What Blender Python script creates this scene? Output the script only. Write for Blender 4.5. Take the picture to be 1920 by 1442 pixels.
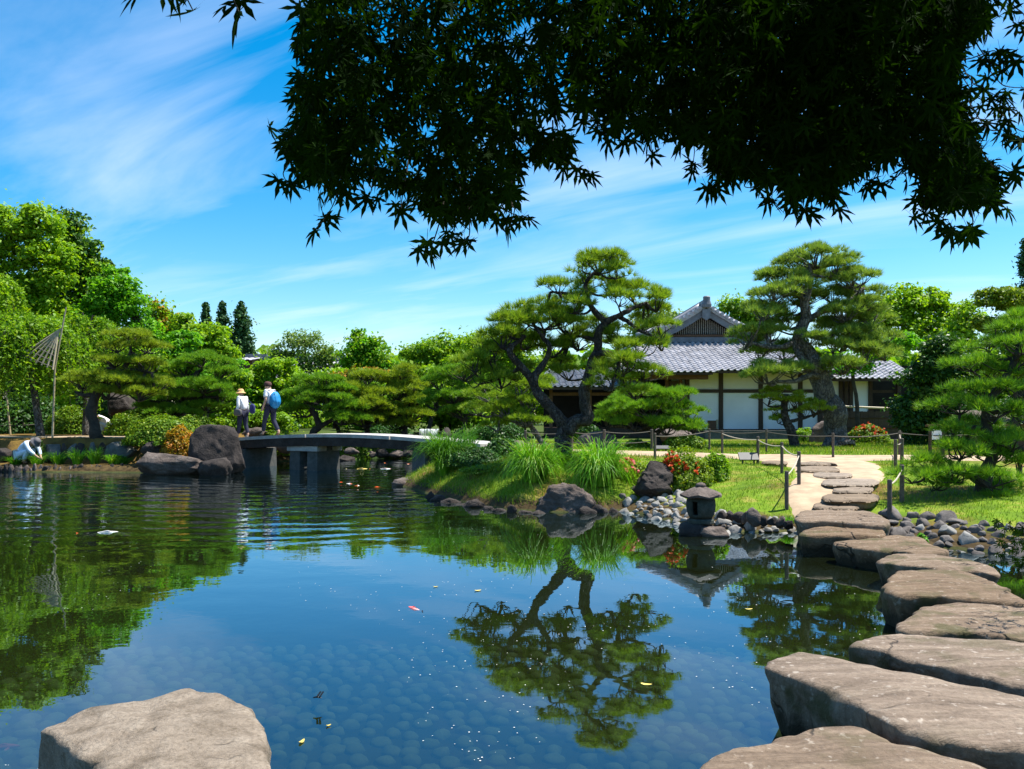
import bpy, bmesh, math, random
import numpy as np
from mathutils import Vector, Matrix

for _o in list(bpy.data.objects): bpy.data.objects.remove(_o)
SC = bpy.context.scene
COL = SC.collection
R = math.radians
# ------------------------------------------------------------------ camera
# eye 1.73 m above the water; F = focal length in photo pixels, HY = horizon row of the photo
F, HY, CZ = 1554.0, 777.0, 1.73
cam = bpy.data.cameras.new('camera'); camo = bpy.data.objects.new('camera', cam); COL.objects.link(camo)
cam.sensor_width = 36.0; cam.lens = 36.0 * F / 1920.0
cam.shift_y = (HY - 721.0) / 1920.0
cam.clip_start = 0.05; cam.clip_end = 3000
camo.location = (0, 0, CZ); camo.rotation_euler = (R(90), 0, 0)
SC.camera = camo
# ------------------------------------------------------------------ sun direction, sky, exposure
SUN_EL, SUN_AZ = R(65), R(77)          # azimuth measured from +Y (view direction) towards +X (right)
S = Vector((math.cos(SUN_EL) * math.sin(SUN_AZ), math.cos(SUN_EL) * math.cos(SUN_AZ), math.sin(SUN_EL)))
sl = bpy.data.lights.new('sun', 'SUN'); sl.energy = 4.9; sl.angle = R(0.5); sl.color = (1.0, 0.95, 0.86)
so = bpy.data.objects.new('sun', sl); COL.objects.link(so); so.rotation_euler = S.to_track_quat('Z', 'Y').to_euler(); so.location = (0, 0, 30)
w = bpy.data.worlds.new('World'); SC.world = w; w.use_nodes = True
nt = w.node_tree; nt.nodes.clear(); N = nt.nodes.new; L = nt.links.new
out = N('ShaderNodeOutputWorld'); bg = N('ShaderNodeBackground'); sky = N('ShaderNodeTexSky')
sky.sky_type = 'NISHITA'; sky.sun_disc = False; sky.sun_elevation = SUN_EL; sky.sun_rotation = SUN_AZ
sky.altitude = 0; sky.air_density = 1.0; sky.dust_density = 0.6; sky.ozone_density = 2.0
hs = N('ShaderNodeHueSaturation'); hs.inputs['Hue'].default_value = 0.492; hs.inputs['Saturation'].default_value = 1.56; hs.inputs['Value'].default_value = 1.0
L(sky.outputs[0], hs.inputs['Color'])
tc = N('ShaderNodeTexCoord'); sep = N('ShaderNodeSeparateXYZ'); L(tc.outputs['Generated'], sep.inputs[0])
def wm(op, a, b=None, clamp=False):
    n = N('ShaderNodeMath'); n.operation = op; n.use_clamp = clamp
    for i, v in enumerate((a, b)):
        if v is None: continue
        if isinstance(v, (int, float)): n.inputs[i].default_value = v
        else: L(v, n.inputs[i])
    return n.outputs[0]
# high cirrus: noise on a flat cloud layer far above, stretched into streaks
zz = wm('ADD', wm('MAXIMUM', sep.outputs[2], 0.0), 0.10)
cu = wm('DIVIDE', sep.outputs[0], zz); cv = wm('DIVIDE', sep.outputs[1], zz)
cmb = N('ShaderNodeCombineXYZ'); L(cu, cmb.inputs[0]); L(cv, cmb.inputs[1])
mp0 = N('ShaderNodeMapping'); mp0.inputs['Rotation'].default_value = (0, 0, R(33)); L(cmb.outputs[0], mp0.inputs[0])
mp = N('ShaderNodeMapping'); mp.inputs['Scale'].default_value = (0.50, 1.9, 1); mp.inputs['Location'].default_value = (7.4, 4.9, 0)
L(mp0.outputs[0], mp.inputs[0])
n1 = N('ShaderNodeTexNoise'); n1.inputs['Scale'].default_value = 0.9; n1.inputs['Detail'].default_value = 7; n1.inputs['Roughness'].default_value = 0.56; n1.inputs['Distortion'].default_value = 0.6
L(mp.outputs[0], n1.inputs['Vector'])
n2 = N('ShaderNodeTexNoise'); n2.inputs['Scale'].default_value = 0.55; n2.inputs['Detail'].default_value = 3
L(cmb.outputs[0], n2.inputs['Vector'])
cr = N('ShaderNodeValToRGB'); cr.color_ramp.elements[0].position = 0.50; cr.color_ramp.elements[1].position = 0.80
cr.color_ramp.elements[0].color = (0, 0, 0, 1); cr.color_ramp.elements[1].color = (1, 1, 1, 1)
L(wm('ADD', wm('MULTIPLY', n1.outputs[0], 0.7), wm('MULTIPLY', n2.outputs[0], 0.36)), cr.inputs[0])
mx = N('ShaderNodeMixRGB'); mx.inputs[2].default_value = (5.4, 5.9, 7.0, 1)
L(wm('MULTIPLY', cr.outputs[0], 0.62), mx.inputs[0]); L(hs.outputs[0], mx.inputs[1])
L(mx.outputs[0], bg.inputs[0]); bg.inputs[1].default_value = 0.10; L(bg.outputs[0], out.inputs[0])
SC.view_settings.view_transform = 'Standard'; SC.view_settings.look = 'None'
SC.view_settings.exposure = 1.08; SC.view_settings.gamma = 1.0; SC.view_settings.use_curve_mapping = False
SC.render.engine = 'CYCLES'
SC.cycles.max_bounces = 8; SC.cycles.diffuse_bounces = 3; SC.cycles.glossy_bounces = 3; SC.cycles.transmission_bounces = 4; SC.cycles.transparent_max_bounces = 8
SC.cycles.use_denoising = True; SC.cycles.caustics_reflective = False; SC.cycles.caustics_refractive = False
SC.cycles.sample_clamp_indirect = 6.0

# ------------------------------------------------------------------ helpers
rng = np.random.default_rng(7); random.seed(7)
def W(px, py, Y): return np.array(((px - 960.0) / F * Y, Y, CZ - (py - HY) / F * Y))
def WZ(px, py, z):
    Y = (CZ - z) * F / (py - HY); return np.array(((px - 960.0) / F * Y, Y, z))
ORG = {}
def org(o): return ORG.get(o.name, np.zeros(3)) if o is not None else np.zeros(3)
def thing(name, label, cat, loc, group=None):
    o = bpy.data.objects.new(name, None); COL.objects.link(o); o.location = tuple(loc); o.empty_display_size = 0.2
    ORG[o.name] = np.array(loc, float); tag(o, label, cat, group); return o
def tag(o, label=None, cat=None, group=None, kind=None):
    if label: o['label'] = label
    if cat: o['category'] = cat
    if group: o['group'] = group
    if kind: o['kind'] = kind
    return o
def link(name, me, mat, parent=None, loc=None, smooth=False):
    o = bpy.data.objects.new(name, me); COL.objects.link(o)
    if mat is not None and not me.materials:
        for m in (mat if isinstance(mat, (list, tuple)) else [mat]): me.materials.append(m)
    if smooth: me.polygons.foreach_set('use_smooth', np.ones(len(me.polygons), bool))
    if parent is not None: o.parent = parent; ORG[o.name] = org(parent)
    elif loc is not None: o.location = tuple(loc); ORG[o.name] = np.array(loc, float)
    return o
def mesh_np(name, V, Fc, mat, parent=None, loc=None, smooth=False):
    V = np.asarray(V, float); me = bpy.data.meshes.new(name)
    off = org(parent) if parent is not None else (np.array(loc, float) if loc is not None else np.zeros(3))
    V = V - off
    if isinstance(Fc, np.ndarray):
        k = Fc.shape[1]; n = len(Fc)
        me.vertices.add(len(V)); me.vertices.foreach_set('co', V.astype(np.float32).ravel())
        me.loops.add(n * k); me.loops.foreach_set('vertex_index', Fc.astype(np.int32).ravel())
        me.polygons.add(n); me.polygons.foreach_set('loop_start', (np.arange(n) * k).astype(np.int32))
        me.update(calc_edges=True)
    else:
        me.from_pydata([tuple(v) for v in V], [], [tuple(f) for f in Fc]); me.update()
    return link(name, me, mat, parent, loc, smooth)
class MB:
    """collects boxes, tubes and grids into one mesh"""
    def __init__(s): s.V = []; s.F = []
    def add(s, V, Fs):
        b = len(s.V); s.V += [tuple(v) for v in V]; s.F += [tuple(i + b for i in f) for f in Fs]; return s
    def box(s, x0, x1, y0, y1, z0, z1):
        return s.add([(x0,y0,z0),(x1,y0,z0),(x1,y1,z0),(x0,y1,z0),(x0,y0,z1),(x1,y0,z1),(x1,y1,z1),(x0,y1,z1)],
                     [(0,3,2,1),(4,5,6,7),(0,1,5,4),(1,2,6,5),(2,3,7,6),(3,0,4,7)])
    def bar(s, a, b, wx, wz):
        a = np.array(a, float); b = np.array(b, float); d = b - a; d /= np.linalg.norm(d)
        up = np.array((0, 0, 1.0)) if abs(d[2]) < .95 else np.array((0, 1.0, 0))
        u = np.cross(d, up); u /= np.linalg.norm(u); v = np.cross(u, d)
        q = [(-1,-1),(1,-1),(1,1),(-1,1)]
        V = [a + u*wx/2*i + v*wz/2*j for i, j in q] + [b + u*wx/2*i + v*wz/2*j for i, j in q]
        return s.add(V, [(3,2,1,0),(4,5,6,7),(0,1,5,4),(1,2,6,5),(2,3,7,6),(3,0,4,7)])
    def tube(s, pts, rad, seg=8, wob=0.0, seed=0):
        P = np.array(pts, float); n = len(P); rad = np.broadcast_to(np.array(rad, float), (n,))
        T = np.gradient(P, axis=0); T /= np.maximum(np.linalg.norm(T, axis=1, keepdims=True), 1e-9)
        ref = np.array((1.0, 0.13, 0.07)) if abs(T[:, 0]).mean() < .8 else np.array((0.1, 1.0, 0.2))
        U = np.cross(T, ref); U /= np.linalg.norm(U, axis=1, keepdims=True); Vv = np.cross(T, U)
        a = np.arange(seg) * 2 * math.pi / seg
        ring = P[:, None] + rad[:, None, None] * (np.cos(a)[None, :, None] * U[:, None] + np.sin(a)[None, :, None] * Vv[:, None])
        if wob:
            q = ring.reshape(-1, 3); nz = (vnoise(q * (2.2 / max(rad.max(), .02)) * .35, seed) - .5) + .5 * (vnoise(q * (2.2 / max(rad.max(), .02)), seed + 3) - .5)
            ring = ring + (ring - P[:, None]) * (wob * 2 * nz).reshape(n, seg, 1)
        Vs = list(ring.reshape(-1, 3)); Fs = []
        for i in range(n - 1):
            for j in range(seg):
                k = (j + 1) % seg; Fs.append((i*seg+j, i*seg+k, (i+1)*seg+k, (i+1)*seg+j))
        Vs += [P[0], P[-1]]; c0, c1 = n * seg, n * seg + 1
        for j in range(seg):
            k = (j + 1) % seg; Fs.append((c0, k, j)); Fs.append((c1, (n-1)*seg+j, (n-1)*seg+k))
        return s.add(Vs, Fs)
    def lathe(s, prof, seg=16, c=(0, 0, 0), sx=1, sy=1, rot=0):
        n = len(prof); V = []; Fs = []
        for r, z in prof:
            for j in range(seg):
                a = 2 * math.pi * j / seg + rot; V.append((c[0] + r*sx*math.cos(a), c[1] + r*sy*math.sin(a), c[2] + z))
        for i in range(n - 1):
            for j in range(seg):
                k = (j + 1) % seg; Fs.append((i*seg+j, i*seg+k, (i+1)*seg+k, (i+1)*seg+j))
        Fs.append(tuple(range(seg))[::-1]); Fs.append(tuple((n-1)*seg + j for j in range(seg)))
        return s.add(V, Fs)
    def build(s, name, mat, parent=None, loc=None, smooth=False):
        return mesh_np(name, np.array(s.V), s.F, mat, parent, loc, smooth)
def box(name, x0, x1, y0, y1, z0, z1, mat, parent=None, bev=0.0):
    o = MB().box(x0, x1, y0, y1, z0, z1).build(name, mat, parent)
    if bev:
        b = bmesh.new(); b.from_mesh(o.data); bmesh.ops.bevel(b, geom=b.edges[:], offset=bev, segments=1, affect='EDGES', profile=.7); b.to_mesh(o.data); b.free()
    return o
def vnoise(P, seed=0):
    """value noise in 0..1, vectorised"""
    P = np.asarray(P, float) + seed * 17.31; I = np.floor(P).astype(np.int64); f = P - I; f = f * f * (3 - 2 * f)
    def h(i, j, k):
        n = (i * 374761393 + j * 668265263 + k * 2147483647 + seed * 974711) & 0x7fffffff
        n = ((n ^ (n >> 13)) * 1274126177) & 0x7fffffff; n = n ^ (n >> 16); return (n & 0xffff) / 65535.0
    x, y, z = I[:, 0], I[:, 1], I[:, 2]; fx, fy, fz = f[:, 0], f[:, 1], f[:, 2]; l = lambda a, b, t: a + (b - a) * t
    return l(l(l(h(x,y,z), h(x+1,y,z), fx), l(h(x,y+1,z), h(x+1,y+1,z), fx), fy), l(l(h(x,y,z+1), h(x+1,y,z+1), fx), l(h(x,y+1,z+1), h(x+1,y+1,z+1), fx), fy), fz)
def fbm(P, seed=0, oct=4):
    s = 0; a = .5; t = 0
    for i in range(oct): s = s + a * vnoise(np.asarray(P) * 2 ** i, seed + i * 5); t += a; a *= .5
    return s / t
def cr_path(pts, n):
    P = np.array(pts, float); m = len(P)
    if m == 2: return P[0] + (P[1] - P[0]) * np.linspace(0, 1, n)[:, None]
    Q = np.vstack([2 * P[0] - P[1], P, 2 * P[-1] - P[-2]]); t = np.linspace(0, m - 1 - 1e-6, n); i = t.astype(int); u = (t - i)[:, None]
    a, b, c, d = Q[i], Q[i+1], Q[i+2], Q[i+3]
    return .5 * (2*b + (c - a)*u + (2*a - 5*b + 4*c - d)*u**2 + (3*b - a - 3*c + d)*u**3)
def cr_closed(P, n):
    P = np.array(P, float); m = len(P); t = np.linspace(0, m, n, endpoint=False); i = t.astype(int); u = (t - i)[:, None]
    a, b, c, d = P[(i-1) % m], P[i % m], P[(i+1) % m], P[(i+2) % m]
    return .5 * (2*b + (c - a)*u + (2*a - 5*b + 4*c - d)*u**2 + (3*b - a - 3*c + d)*u**3)
def unit(V): return V / np.maximum(np.linalg.norm(V, axis=-1, keepdims=True), 1e-9)
def rdir(n, r=None): return unit((r or rng).normal(size=(n, 3)))
def smooth01(x, a, b): t = np.clip((x - a) / (b - a), 0, 1); return t * t * (3 - 2 * t)

# ------------------------------------------------------------------ materials
MATS = {}
def newmat(name):
    m = bpy.data.materials.new(name); m.use_nodes = True; t = m.node_tree; t.nodes.clear()
    o = t.nodes.new('ShaderNodeOutputMaterial'); return m, t, o
def nd(t, typ, **kw):
    n = t.nodes.new(typ)
    for k, v in kw.items():
        if k in n.inputs: n.inputs[k].default_value = v
        else: setattr(n, k, v)
    return n
def ramp(t, src, stops):
    r = t.nodes.new('ShaderNodeValToRGB'); e = r.color_ramp.elements
    while len(e) < len(stops): e.new(0.5)
    for i, (p, c) in enumerate(stops): e[i].position = p; e[i].color = (*c, 1) if len(c) == 3 else c
    t.links.new(src, r.inputs[0]); return r.outputs[0]
def mixc(t, f, a, b, mode='MIX'):
    n = t.nodes.new('ShaderNodeMixRGB'); n.blend_type = mode
    for i, v in enumerate((f, a, b)):
        if hasattr(v, 'links') or hasattr(v, 'is_linked'): t.links.new(v, n.inputs[i])
        elif isinstance(v, (int, float)): n.inputs[i].default_value = v
        else: n.inputs[i].default_value = (*v, 1)
    return n.outputs[0]
def mth(t, op, a, b=0.0, clamp=False):
    n = t.nodes.new('ShaderNodeMath'); n.operation = op; n.use_clamp = clamp
    for i, v in enumerate((a, b)):
        if isinstance(v, (int, float)): n.inputs[i].default_value = v
        else: t.links.new(v, n.inputs[i])
    return n.outputs[0]
def noise(t, vec, scale, detail=4, rough=.55, dist=0.0):
    n = nd(t, 'ShaderNodeTexNoise', Scale=scale, Detail=detail, Roughness=rough, Distortion=dist)
    if vec is not None: t.links.new(vec, n.inputs['Vector'])
    return n.outputs[0]
def pos(t): return t.nodes.new('ShaderNodeNewGeometry').outputs['Position']
def bump(t, h, strength, dist):
    b = nd(t, 'ShaderNodeBump', Strength=strength, Distance=dist); t.links.new(h, b.inputs['Height']); return b.outputs[0]
def foliage(name, c1, c2, c3=None, trans=.35, rough=.5, tr_col=None, spec=.25):
    """leaf: per-leaf colour variation, glossy face, light passing through"""
    m, t, o = newmat(name); g = t.nodes.new('ShaderNodeNewGeometry')
    col = ramp(t, g.outputs['Random Per Island'], [(0, c1), (.75, c2), (1, c3 or c2)])
    nz = noise(t, g.outputs['Position'], 1.3, 2); col = mixc(t, mth(t, 'MULTIPLY', nz, .45), col, tuple(c * .75 for c in c1))
    p = nd(t, 'ShaderNodeBsdfPrincipled', Roughness=rough); p.inputs['Specular IOR Level'].default_value = spec
    t.links.new(col, p.inputs['Base Color'])
    tr = t.nodes.new('ShaderNodeBsdfTranslucent')
    t.links.new(mixc(t, 1.0, col, tr_col or (1.5, 1.45, .55), 'MULTIPLY'), tr.inputs[0])
    ms = t.nodes.new('ShaderNodeMixShader'); ms.inputs[0].default_value = trans
    t.links.new(p.outputs[0], ms.inputs[1]); t.links.new(tr.outputs[0], ms.inputs[2]); t.links.new(ms.outputs[0], o.inputs[0]); return m
def solid(name, c, rough=.7, var=.25, scale=8, bmp=.0, c2=None, spec=.3, metal=0.0):
    m, t, o = newmat(name); p = nd(t, 'ShaderNodeBsdfPrincipled', Roughness=rough); p.inputs['Specular IOR Level'].default_value = spec; p.inputs['Metallic'].default_value = metal
    v = pos(t); nz = noise(t, v, scale, 5)
    lo = c2 or tuple(x * (1 - var) for x in c); hi = tuple(min(1, x * (1 + var * .6)) for x in c)
    t.links.new(ramp(t, nz, [(.3, lo), (.7, hi)]), p.inputs['Base Color'])
    if bmp: t.links.new(bump(t, noise(t, v, scale * 2.5, 6), .6, bmp), p.inputs['Normal'])
    t.links.new(p.outputs[0], o.inputs[0]); return m
def stone(name, c1, c2, c3, scale=3.0, bmp=.02, lich=None, strata=None, rough=.85, plates=None, wet=None, cracks=None):
    m, t, o = newmat(name); p = nd(t, 'ShaderNodeBsdfPrincipled', Roughness=rough); p.inputs['Specular IOR Level'].default_value = .25
    v = pos(t); vv = v
    if strata:
        mp_ = nd(t, 'ShaderNodeMapping'); mp_.inputs['Rotation'].default_value = (0, 0, R(strata)); mp_.inputs['Scale'].default_value = (.35, 3.2, 1.5); t.links.new(v, mp_.inputs[0]); vv = mp_.outputs[0]
    a = noise(t, vv, scale, 8, .65, .4); b = noise(t, v, scale * 9, 6, .7); big = noise(t, v, scale * .35, 3)
    col = ramp(t, a, [(.28, c1), (.5, c2), (.72, c3)])
    col = mixc(t, mth(t, 'MULTIPLY', ramp(t, b, [(.42, (0, 0, 0)), (.62, (1, 1, 1))]), .35), col, tuple(x * .45 for x in c1))
    col = mixc(t, mth(t, 'MULTIPLY', ramp(t, big, [(.4, (0, 0, 0)), (.7, (1, 1, 1))]), .35), col, tuple(x * .7 for x in c2))
    if lich:
        vo = nd(t, 'ShaderNodeTexNoise', Scale=scale * 5, Detail=3, Roughness=.5); t.links.new(v, vo.inputs['Vector'])
        col = mixc(t, mth(t, 'MULTIPLY', ramp(t, vo.outputs[0], [(.62, (0, 0, 0)), (.70, (1, 1, 1))]), .6), col, lich)
    if cracks:
        vk = nd(t, 'ShaderNodeTexVoronoi', Scale=cracks, feature='DISTANCE_TO_EDGE'); nk = nd(t, 'ShaderNodeTexNoise', Scale=cracks * 2.2, Detail=4); t.links.new(v, nk.inputs['Vector']); sk = nd(t, 'ShaderNodeVectorMath', operation='SCALE'); sk.inputs['Scale'].default_value = .5 / cracks
        t.links.new(nk.outputs['Color'], sk.inputs[0]); ak = nd(t, 'ShaderNodeVectorMath', operation='ADD'); t.links.new(v, ak.inputs[0]); t.links.new(sk.outputs[0], ak.inputs[1]); t.links.new(ak.outputs[0], vk.inputs['Vector'])
        ck = ramp(t, vk.outputs['Distance'], [(.0, (0, 0, 0)), (.018, (1, 1, 1))]); ck = mixc(t, ramp(t, big, [(.50, (0, 0, 0)), (.62, (1, 1, 1))]), (1, 1, 1), ck); col = mixc(t, ck, tuple(x * .3 for x in c1), col); a = mth(t, 'ADD', a, mth(t, 'MULTIPLY', ck, .6))
        oi = t.nodes.new('ShaderNodeObjectInfo'); hv = nd(t, 'ShaderNodeHueSaturation'); t.links.new(col, hv.inputs['Color']); t.links.new(mth(t, 'ADD', mth(t, 'MULTIPLY', oi.outputs['Random'], .45), .80), hv.inputs['Value']); t.links.new(mth(t, 'ADD', mth(t, 'MULTIPLY', oi.outputs['Random'], -.5), 1.25), hv.inputs['Saturation']); col = hv.outputs[0]
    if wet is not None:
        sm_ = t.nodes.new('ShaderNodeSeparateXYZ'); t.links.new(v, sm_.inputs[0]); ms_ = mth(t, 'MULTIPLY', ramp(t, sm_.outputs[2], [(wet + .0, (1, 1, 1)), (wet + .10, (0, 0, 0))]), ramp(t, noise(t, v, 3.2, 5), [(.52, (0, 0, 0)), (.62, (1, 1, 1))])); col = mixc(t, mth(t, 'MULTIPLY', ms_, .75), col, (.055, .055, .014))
    if wet is not None:      # waterline algae, carried up the sides to put their shade into the colour
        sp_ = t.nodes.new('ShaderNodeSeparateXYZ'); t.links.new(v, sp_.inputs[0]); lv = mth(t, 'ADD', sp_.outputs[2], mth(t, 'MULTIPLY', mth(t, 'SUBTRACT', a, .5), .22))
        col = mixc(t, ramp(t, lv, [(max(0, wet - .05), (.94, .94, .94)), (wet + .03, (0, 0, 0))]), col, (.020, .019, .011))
    if plates:
        vp = nd(t, 'ShaderNodeTexVoronoi', Scale=plates, feature='DISTANCE_TO_EDGE'); mq = nd(t, 'ShaderNodeMapping'); mq.inputs['Scale'].default_value = (1, 1, .42); t.links.new(v, mq.inputs[0])
        mx_ = nd(t, 'ShaderNodeVectorMath', operation='ADD'); t.links.new(mq.outputs[0], mx_.inputs[0]); nn_ = nd(t, 'ShaderNodeTexNoise', Scale=plates * .8, Detail=3); t.links.new(v, nn_.inputs['Vector']); sc_ = nd(t, 'ShaderNodeVectorMath', operation='SCALE'); sc_.inputs['Scale'].default_value = .16; t.links.new(nn_.outputs['Color'], sc_.inputs[0]); t.links.new(sc_.outputs[0], mx_.inputs[1]); t.links.new(mx_.outputs[0], vp.inputs['Vector'])
        crk = ramp(t, vp.outputs['Distance'], [(.0, (.25, .25, .25)), (.13, (1, 1, 1))]); col = mixc(t, crk, tuple(x * .5 for x in c1), col); a = mth(t, 'ADD', a, crk)
    t.links.new(col, p.inputs['Base Color'])
    hgt = mth(t, 'ADD', a, mth(t, 'MULTIPLY', b, .35)); t.links.new(bump(t, hgt, .8, bmp), p.inputs['Normal'])
    t.links.new(p.outputs[0], o.inputs[0]); return m
M = MATS
M['needle'] = foliage('pine_needle', (0.109, 0.211, 0.015), (0.243, 0.384, 0.026), (0.410, 0.486, 0.064), .36, .55)
M['needle_b'] = foliage('pine_needle_yellowish', (0.141, 0.230, 0.015), (0.282, 0.384, 0.026), (0.435, 0.486, 0.051), .36, .55)
M['needle_d'] = foliage('pine_needle_deep', (0.077, 0.205, 0.015), (0.179, 0.371, 0.023), (0.320, 0.474, 0.038), .36, .55)
M['needle_g'] = foliage('pine_needle_grey', (0.109, 0.205, 0.038), (0.243, 0.371, 0.064), (0.384, 0.461, 0.102), .36, .55)
M['lf_yel'] = foliage('leaf_yellow_green', (0.128, 0.274, 0.009), (0.239, 0.422, 0.011), (0.357, 0.479, 0.022), .45)
M['lf_mid'] = foliage('leaf_mid_green', (0.101, 0.224, 0.011), (0.202, 0.381, 0.013), (0.336, 0.470, 0.022), .45)
M['lf_bright'] = foliage('leaf_bright_green', (.08, .25, .008), (.14, .40, .012), (.24, .48, .02), .45)
M['lf_dark'] = foliage('leaf_dark_evergreen', (.022, .07, .012), (.042, .125, .018), (.08, .18, .03), .22, .45, spec=.22)
M['lf_olive'] = foliage('leaf_olive', (0.095, 0.168, 0.009), (0.181, 0.280, 0.013), (0.286, 0.370, 0.022), .38)
M['lf_airy'] = foliage('leaf_grey_green', (0.090, 0.168, 0.034), (0.190, 0.302, 0.067), (0.291, 0.381, 0.112), .4)
M['lf_orange'] = foliage('leaf_orange_tipped', (.22, .20, .01), (.42, .22, .015), (.55, .17, .03), .4)
M['lf_hedge'] = foliage('leaf_clipped_hedge', (.07, .16, .008), (.15, .27, .010), (.28, .33, .015), .3)
M['lf_cedar'] = foliage('leaf_cedar', (.022, .075, .022), (.045, .125, .03), (.07, .16, .04), .15, .6)
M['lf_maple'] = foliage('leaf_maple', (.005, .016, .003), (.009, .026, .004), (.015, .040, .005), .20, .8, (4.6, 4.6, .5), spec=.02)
M['grass'] = foliage('grass_blade', (.10, .19, .008), (.17, .30, .012), (.38, .36, .08), .35)
M['sedge'] = foliage('sedge_blade', (0.088, 0.264, 0.008), (0.175, 0.432, 0.015), (0.425, 0.552, 0.100), .35, .42)
M['sedge_d'] = foliage('sedge_blade_dark', (.04, .15, .006), (.08, .25, .008), (.18, .34, .02), .35, .6)
M['petal_pink'] = foliage('petal_pink', (.62, .08, .12), (.75, .16, .18), (.8, .25, .2), .3, .6, (1.1, .9, .9))
M['petal_red'] = foliage('petal_red', (.50, .05, .01), (.66, .09, .015), (.75, .18, .02), .3, .6, (1.1, .9, .9))
M['bark'] = stone('pine_bark', (.035, .028, .025), (.085, .070, .062), (.18, .155, .138), 7, .13, plates=13)
M['bark_l'] = stone('grey_bark', (.075, .07, .066), (.17, .16, .15), (.31, .29, .265), 6, .12, plates=10)
M['bark_d'] = stone('dark_bark', (.022, .018, .015), (.045, .038, .03), (.085, .07, .055), 6, .04)
M['slab'] = stone('stepping_stone', (0.104, 0.071, 0.046), (0.203, 0.146, 0.100), (0.310, 0.237, 0.168), 4.2, .05, (.40, .34, .275), strata=-24, wet=.26, cracks=1.3)  # wet level near the top edge: painted side shade as well as algae
M['pathstone'] = stone('path_stone', (0.135, 0.099, 0.070), (0.234, 0.181, 0.132), (0.324, 0.258, 0.192), 3.4, .03, strata=-24, cracks=2.5)
M['slab_l'] = stone('pale_boulder', (.10, .078, .055), (.28, .235, .19), (.40, .345, .285), 6.0, .045, (.12, .098, .07), wet=.245, cracks=1.9)  # wet level set high so the side faces have shade painted in
M['rock'] = stone('dark_rock', (.018, .014, .012), (.042, .034, .030), (.085, .069, .061), 2.6, .09)
M['rock_b'] = stone('brown_rock', (.055, .041, .034), (.115, .09, .076), (.20, .165, .143), 2.6, .07)
M['cobble'] = stone('pale_cobble', (0.160, 0.150, 0.136), (0.264, 0.253, 0.230), (0.368, 0.352, 0.320), 5, .01)
M['cobble_d'] = stone('dark_cobble', (.06, .052, .048), (.12, .105, .095), (.2, .18, .165), 5, .015)
M['bedstone'] = stone('pond_bed_cobble', (.15, .17, .08), (.23, .25, .13), (.31, .33, .18), 4, .005)
M['granite'] = stone('cut_granite', (.30, .285, .265), (.45, .43, .40), (.58, .555, .52), 6, .008)
M['granite_d'] = stone('dark_granite', (.06, .065, .06), (.10, .105, .10), (.16, .16, .15), 6, .01)
M['sand'] = solid('raked_sand', (.39, .29, .19), .95, .30, 3.5, .02)
M['wood'] = solid('dark_timber', (.055, .034, .022), .7, .35, 12, .004)
M['wood_b'] = solid('brown_timber', (.13, .062, .032), .65, .3, 10, .003)
M['post'] = solid('weathered_post', (.11, .09, .075), .85, .4, 20, .006)
M['rope'] = solid('pale_rope', (.42, .37, .29), .9, .2, 40)
M['rope_d'] = solid('dark_rope', (.10, .09, .075), .9, .2, 40)
M['bamboo'] = solid('bamboo', (.40, .33, .21), .5, .3, 15)
M['plaster'] = solid('white_plaster', (.80, .79, .77), .9, .05, 2)
M['tile'] = solid('grey_roof_tile', (.35, .345, .37), .42, .35, 1.7, spec=.5)
M['slat'] = solid('grey_lattice_wood', (.24, .225, .20), .8, .2, 12)
M['tile_d'] = solid('ridge_tile', (.13, .14, .165), .5, .3, 4, spec=.5)
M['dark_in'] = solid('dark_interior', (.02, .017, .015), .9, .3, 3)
M['fence'] = solid('brushwood_fence', (.085, .058, .042), .9, .4, 30, .01)
M['metal'] = solid('grey_metal', (.06, .06, .058), .6, .2, 10, spec=.5)
# ------------------------------------------------------------------ terrain with the pond cut into it
POND = np.array([(-24,2.4),(-24,24.6),(-15.6,25.0),(-11.4,24.7),(-9.6,24.6),(-9.2,26.2),(-9.3,28.5),(-8.3,31),(-7.2,34),(-5,35),(-3.5,34.3),(-2.7,30),(-2.3,26),(-2.5,22.5),
    (-2.8,20.3),(-1.9,18.2),(-.85,16.1),(-.1,15.0),(.84,14.6),(2.0,14.9),(2.3,14.1),(2.7,13.0),(3.1,12.15),(3.8,12.1),(4.05,12.2),(4.6,12.0),(5.3,11.5),(5.35,10.8),(6.1,10.25),(8.2,9.8),(16,9.4),(16,2.4)], float)
def sd_pond(x, y):
    """signed distance to the water's edge, positive on land"""
    x = np.asarray(x, float).ravel(); y = np.asarray(y, float).ravel(); d = np.full(x.shape, 1e9); ins = np.zeros(x.shape, bool); m = len(POND)
    for i in range(m):
        ax, ay = POND[i]; bx, by = POND[(i+1) % m]; ex, ey = bx-ax, by-ay
        t = np.clip(((x-ax)*ex + (y-ay)*ey) / (ex*ex + ey*ey), 0, 1)
        d = np.minimum(d, np.hypot(x - ax - t*ex, y - ay - t*ey))
        c = (ay > y) != (by > y); ins ^= c & (x < (bx-ax) * (y-ay) / ((by-ay) if by != ay else 1e-9) + ax)
    return np.where(ins, -d, d)
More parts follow.
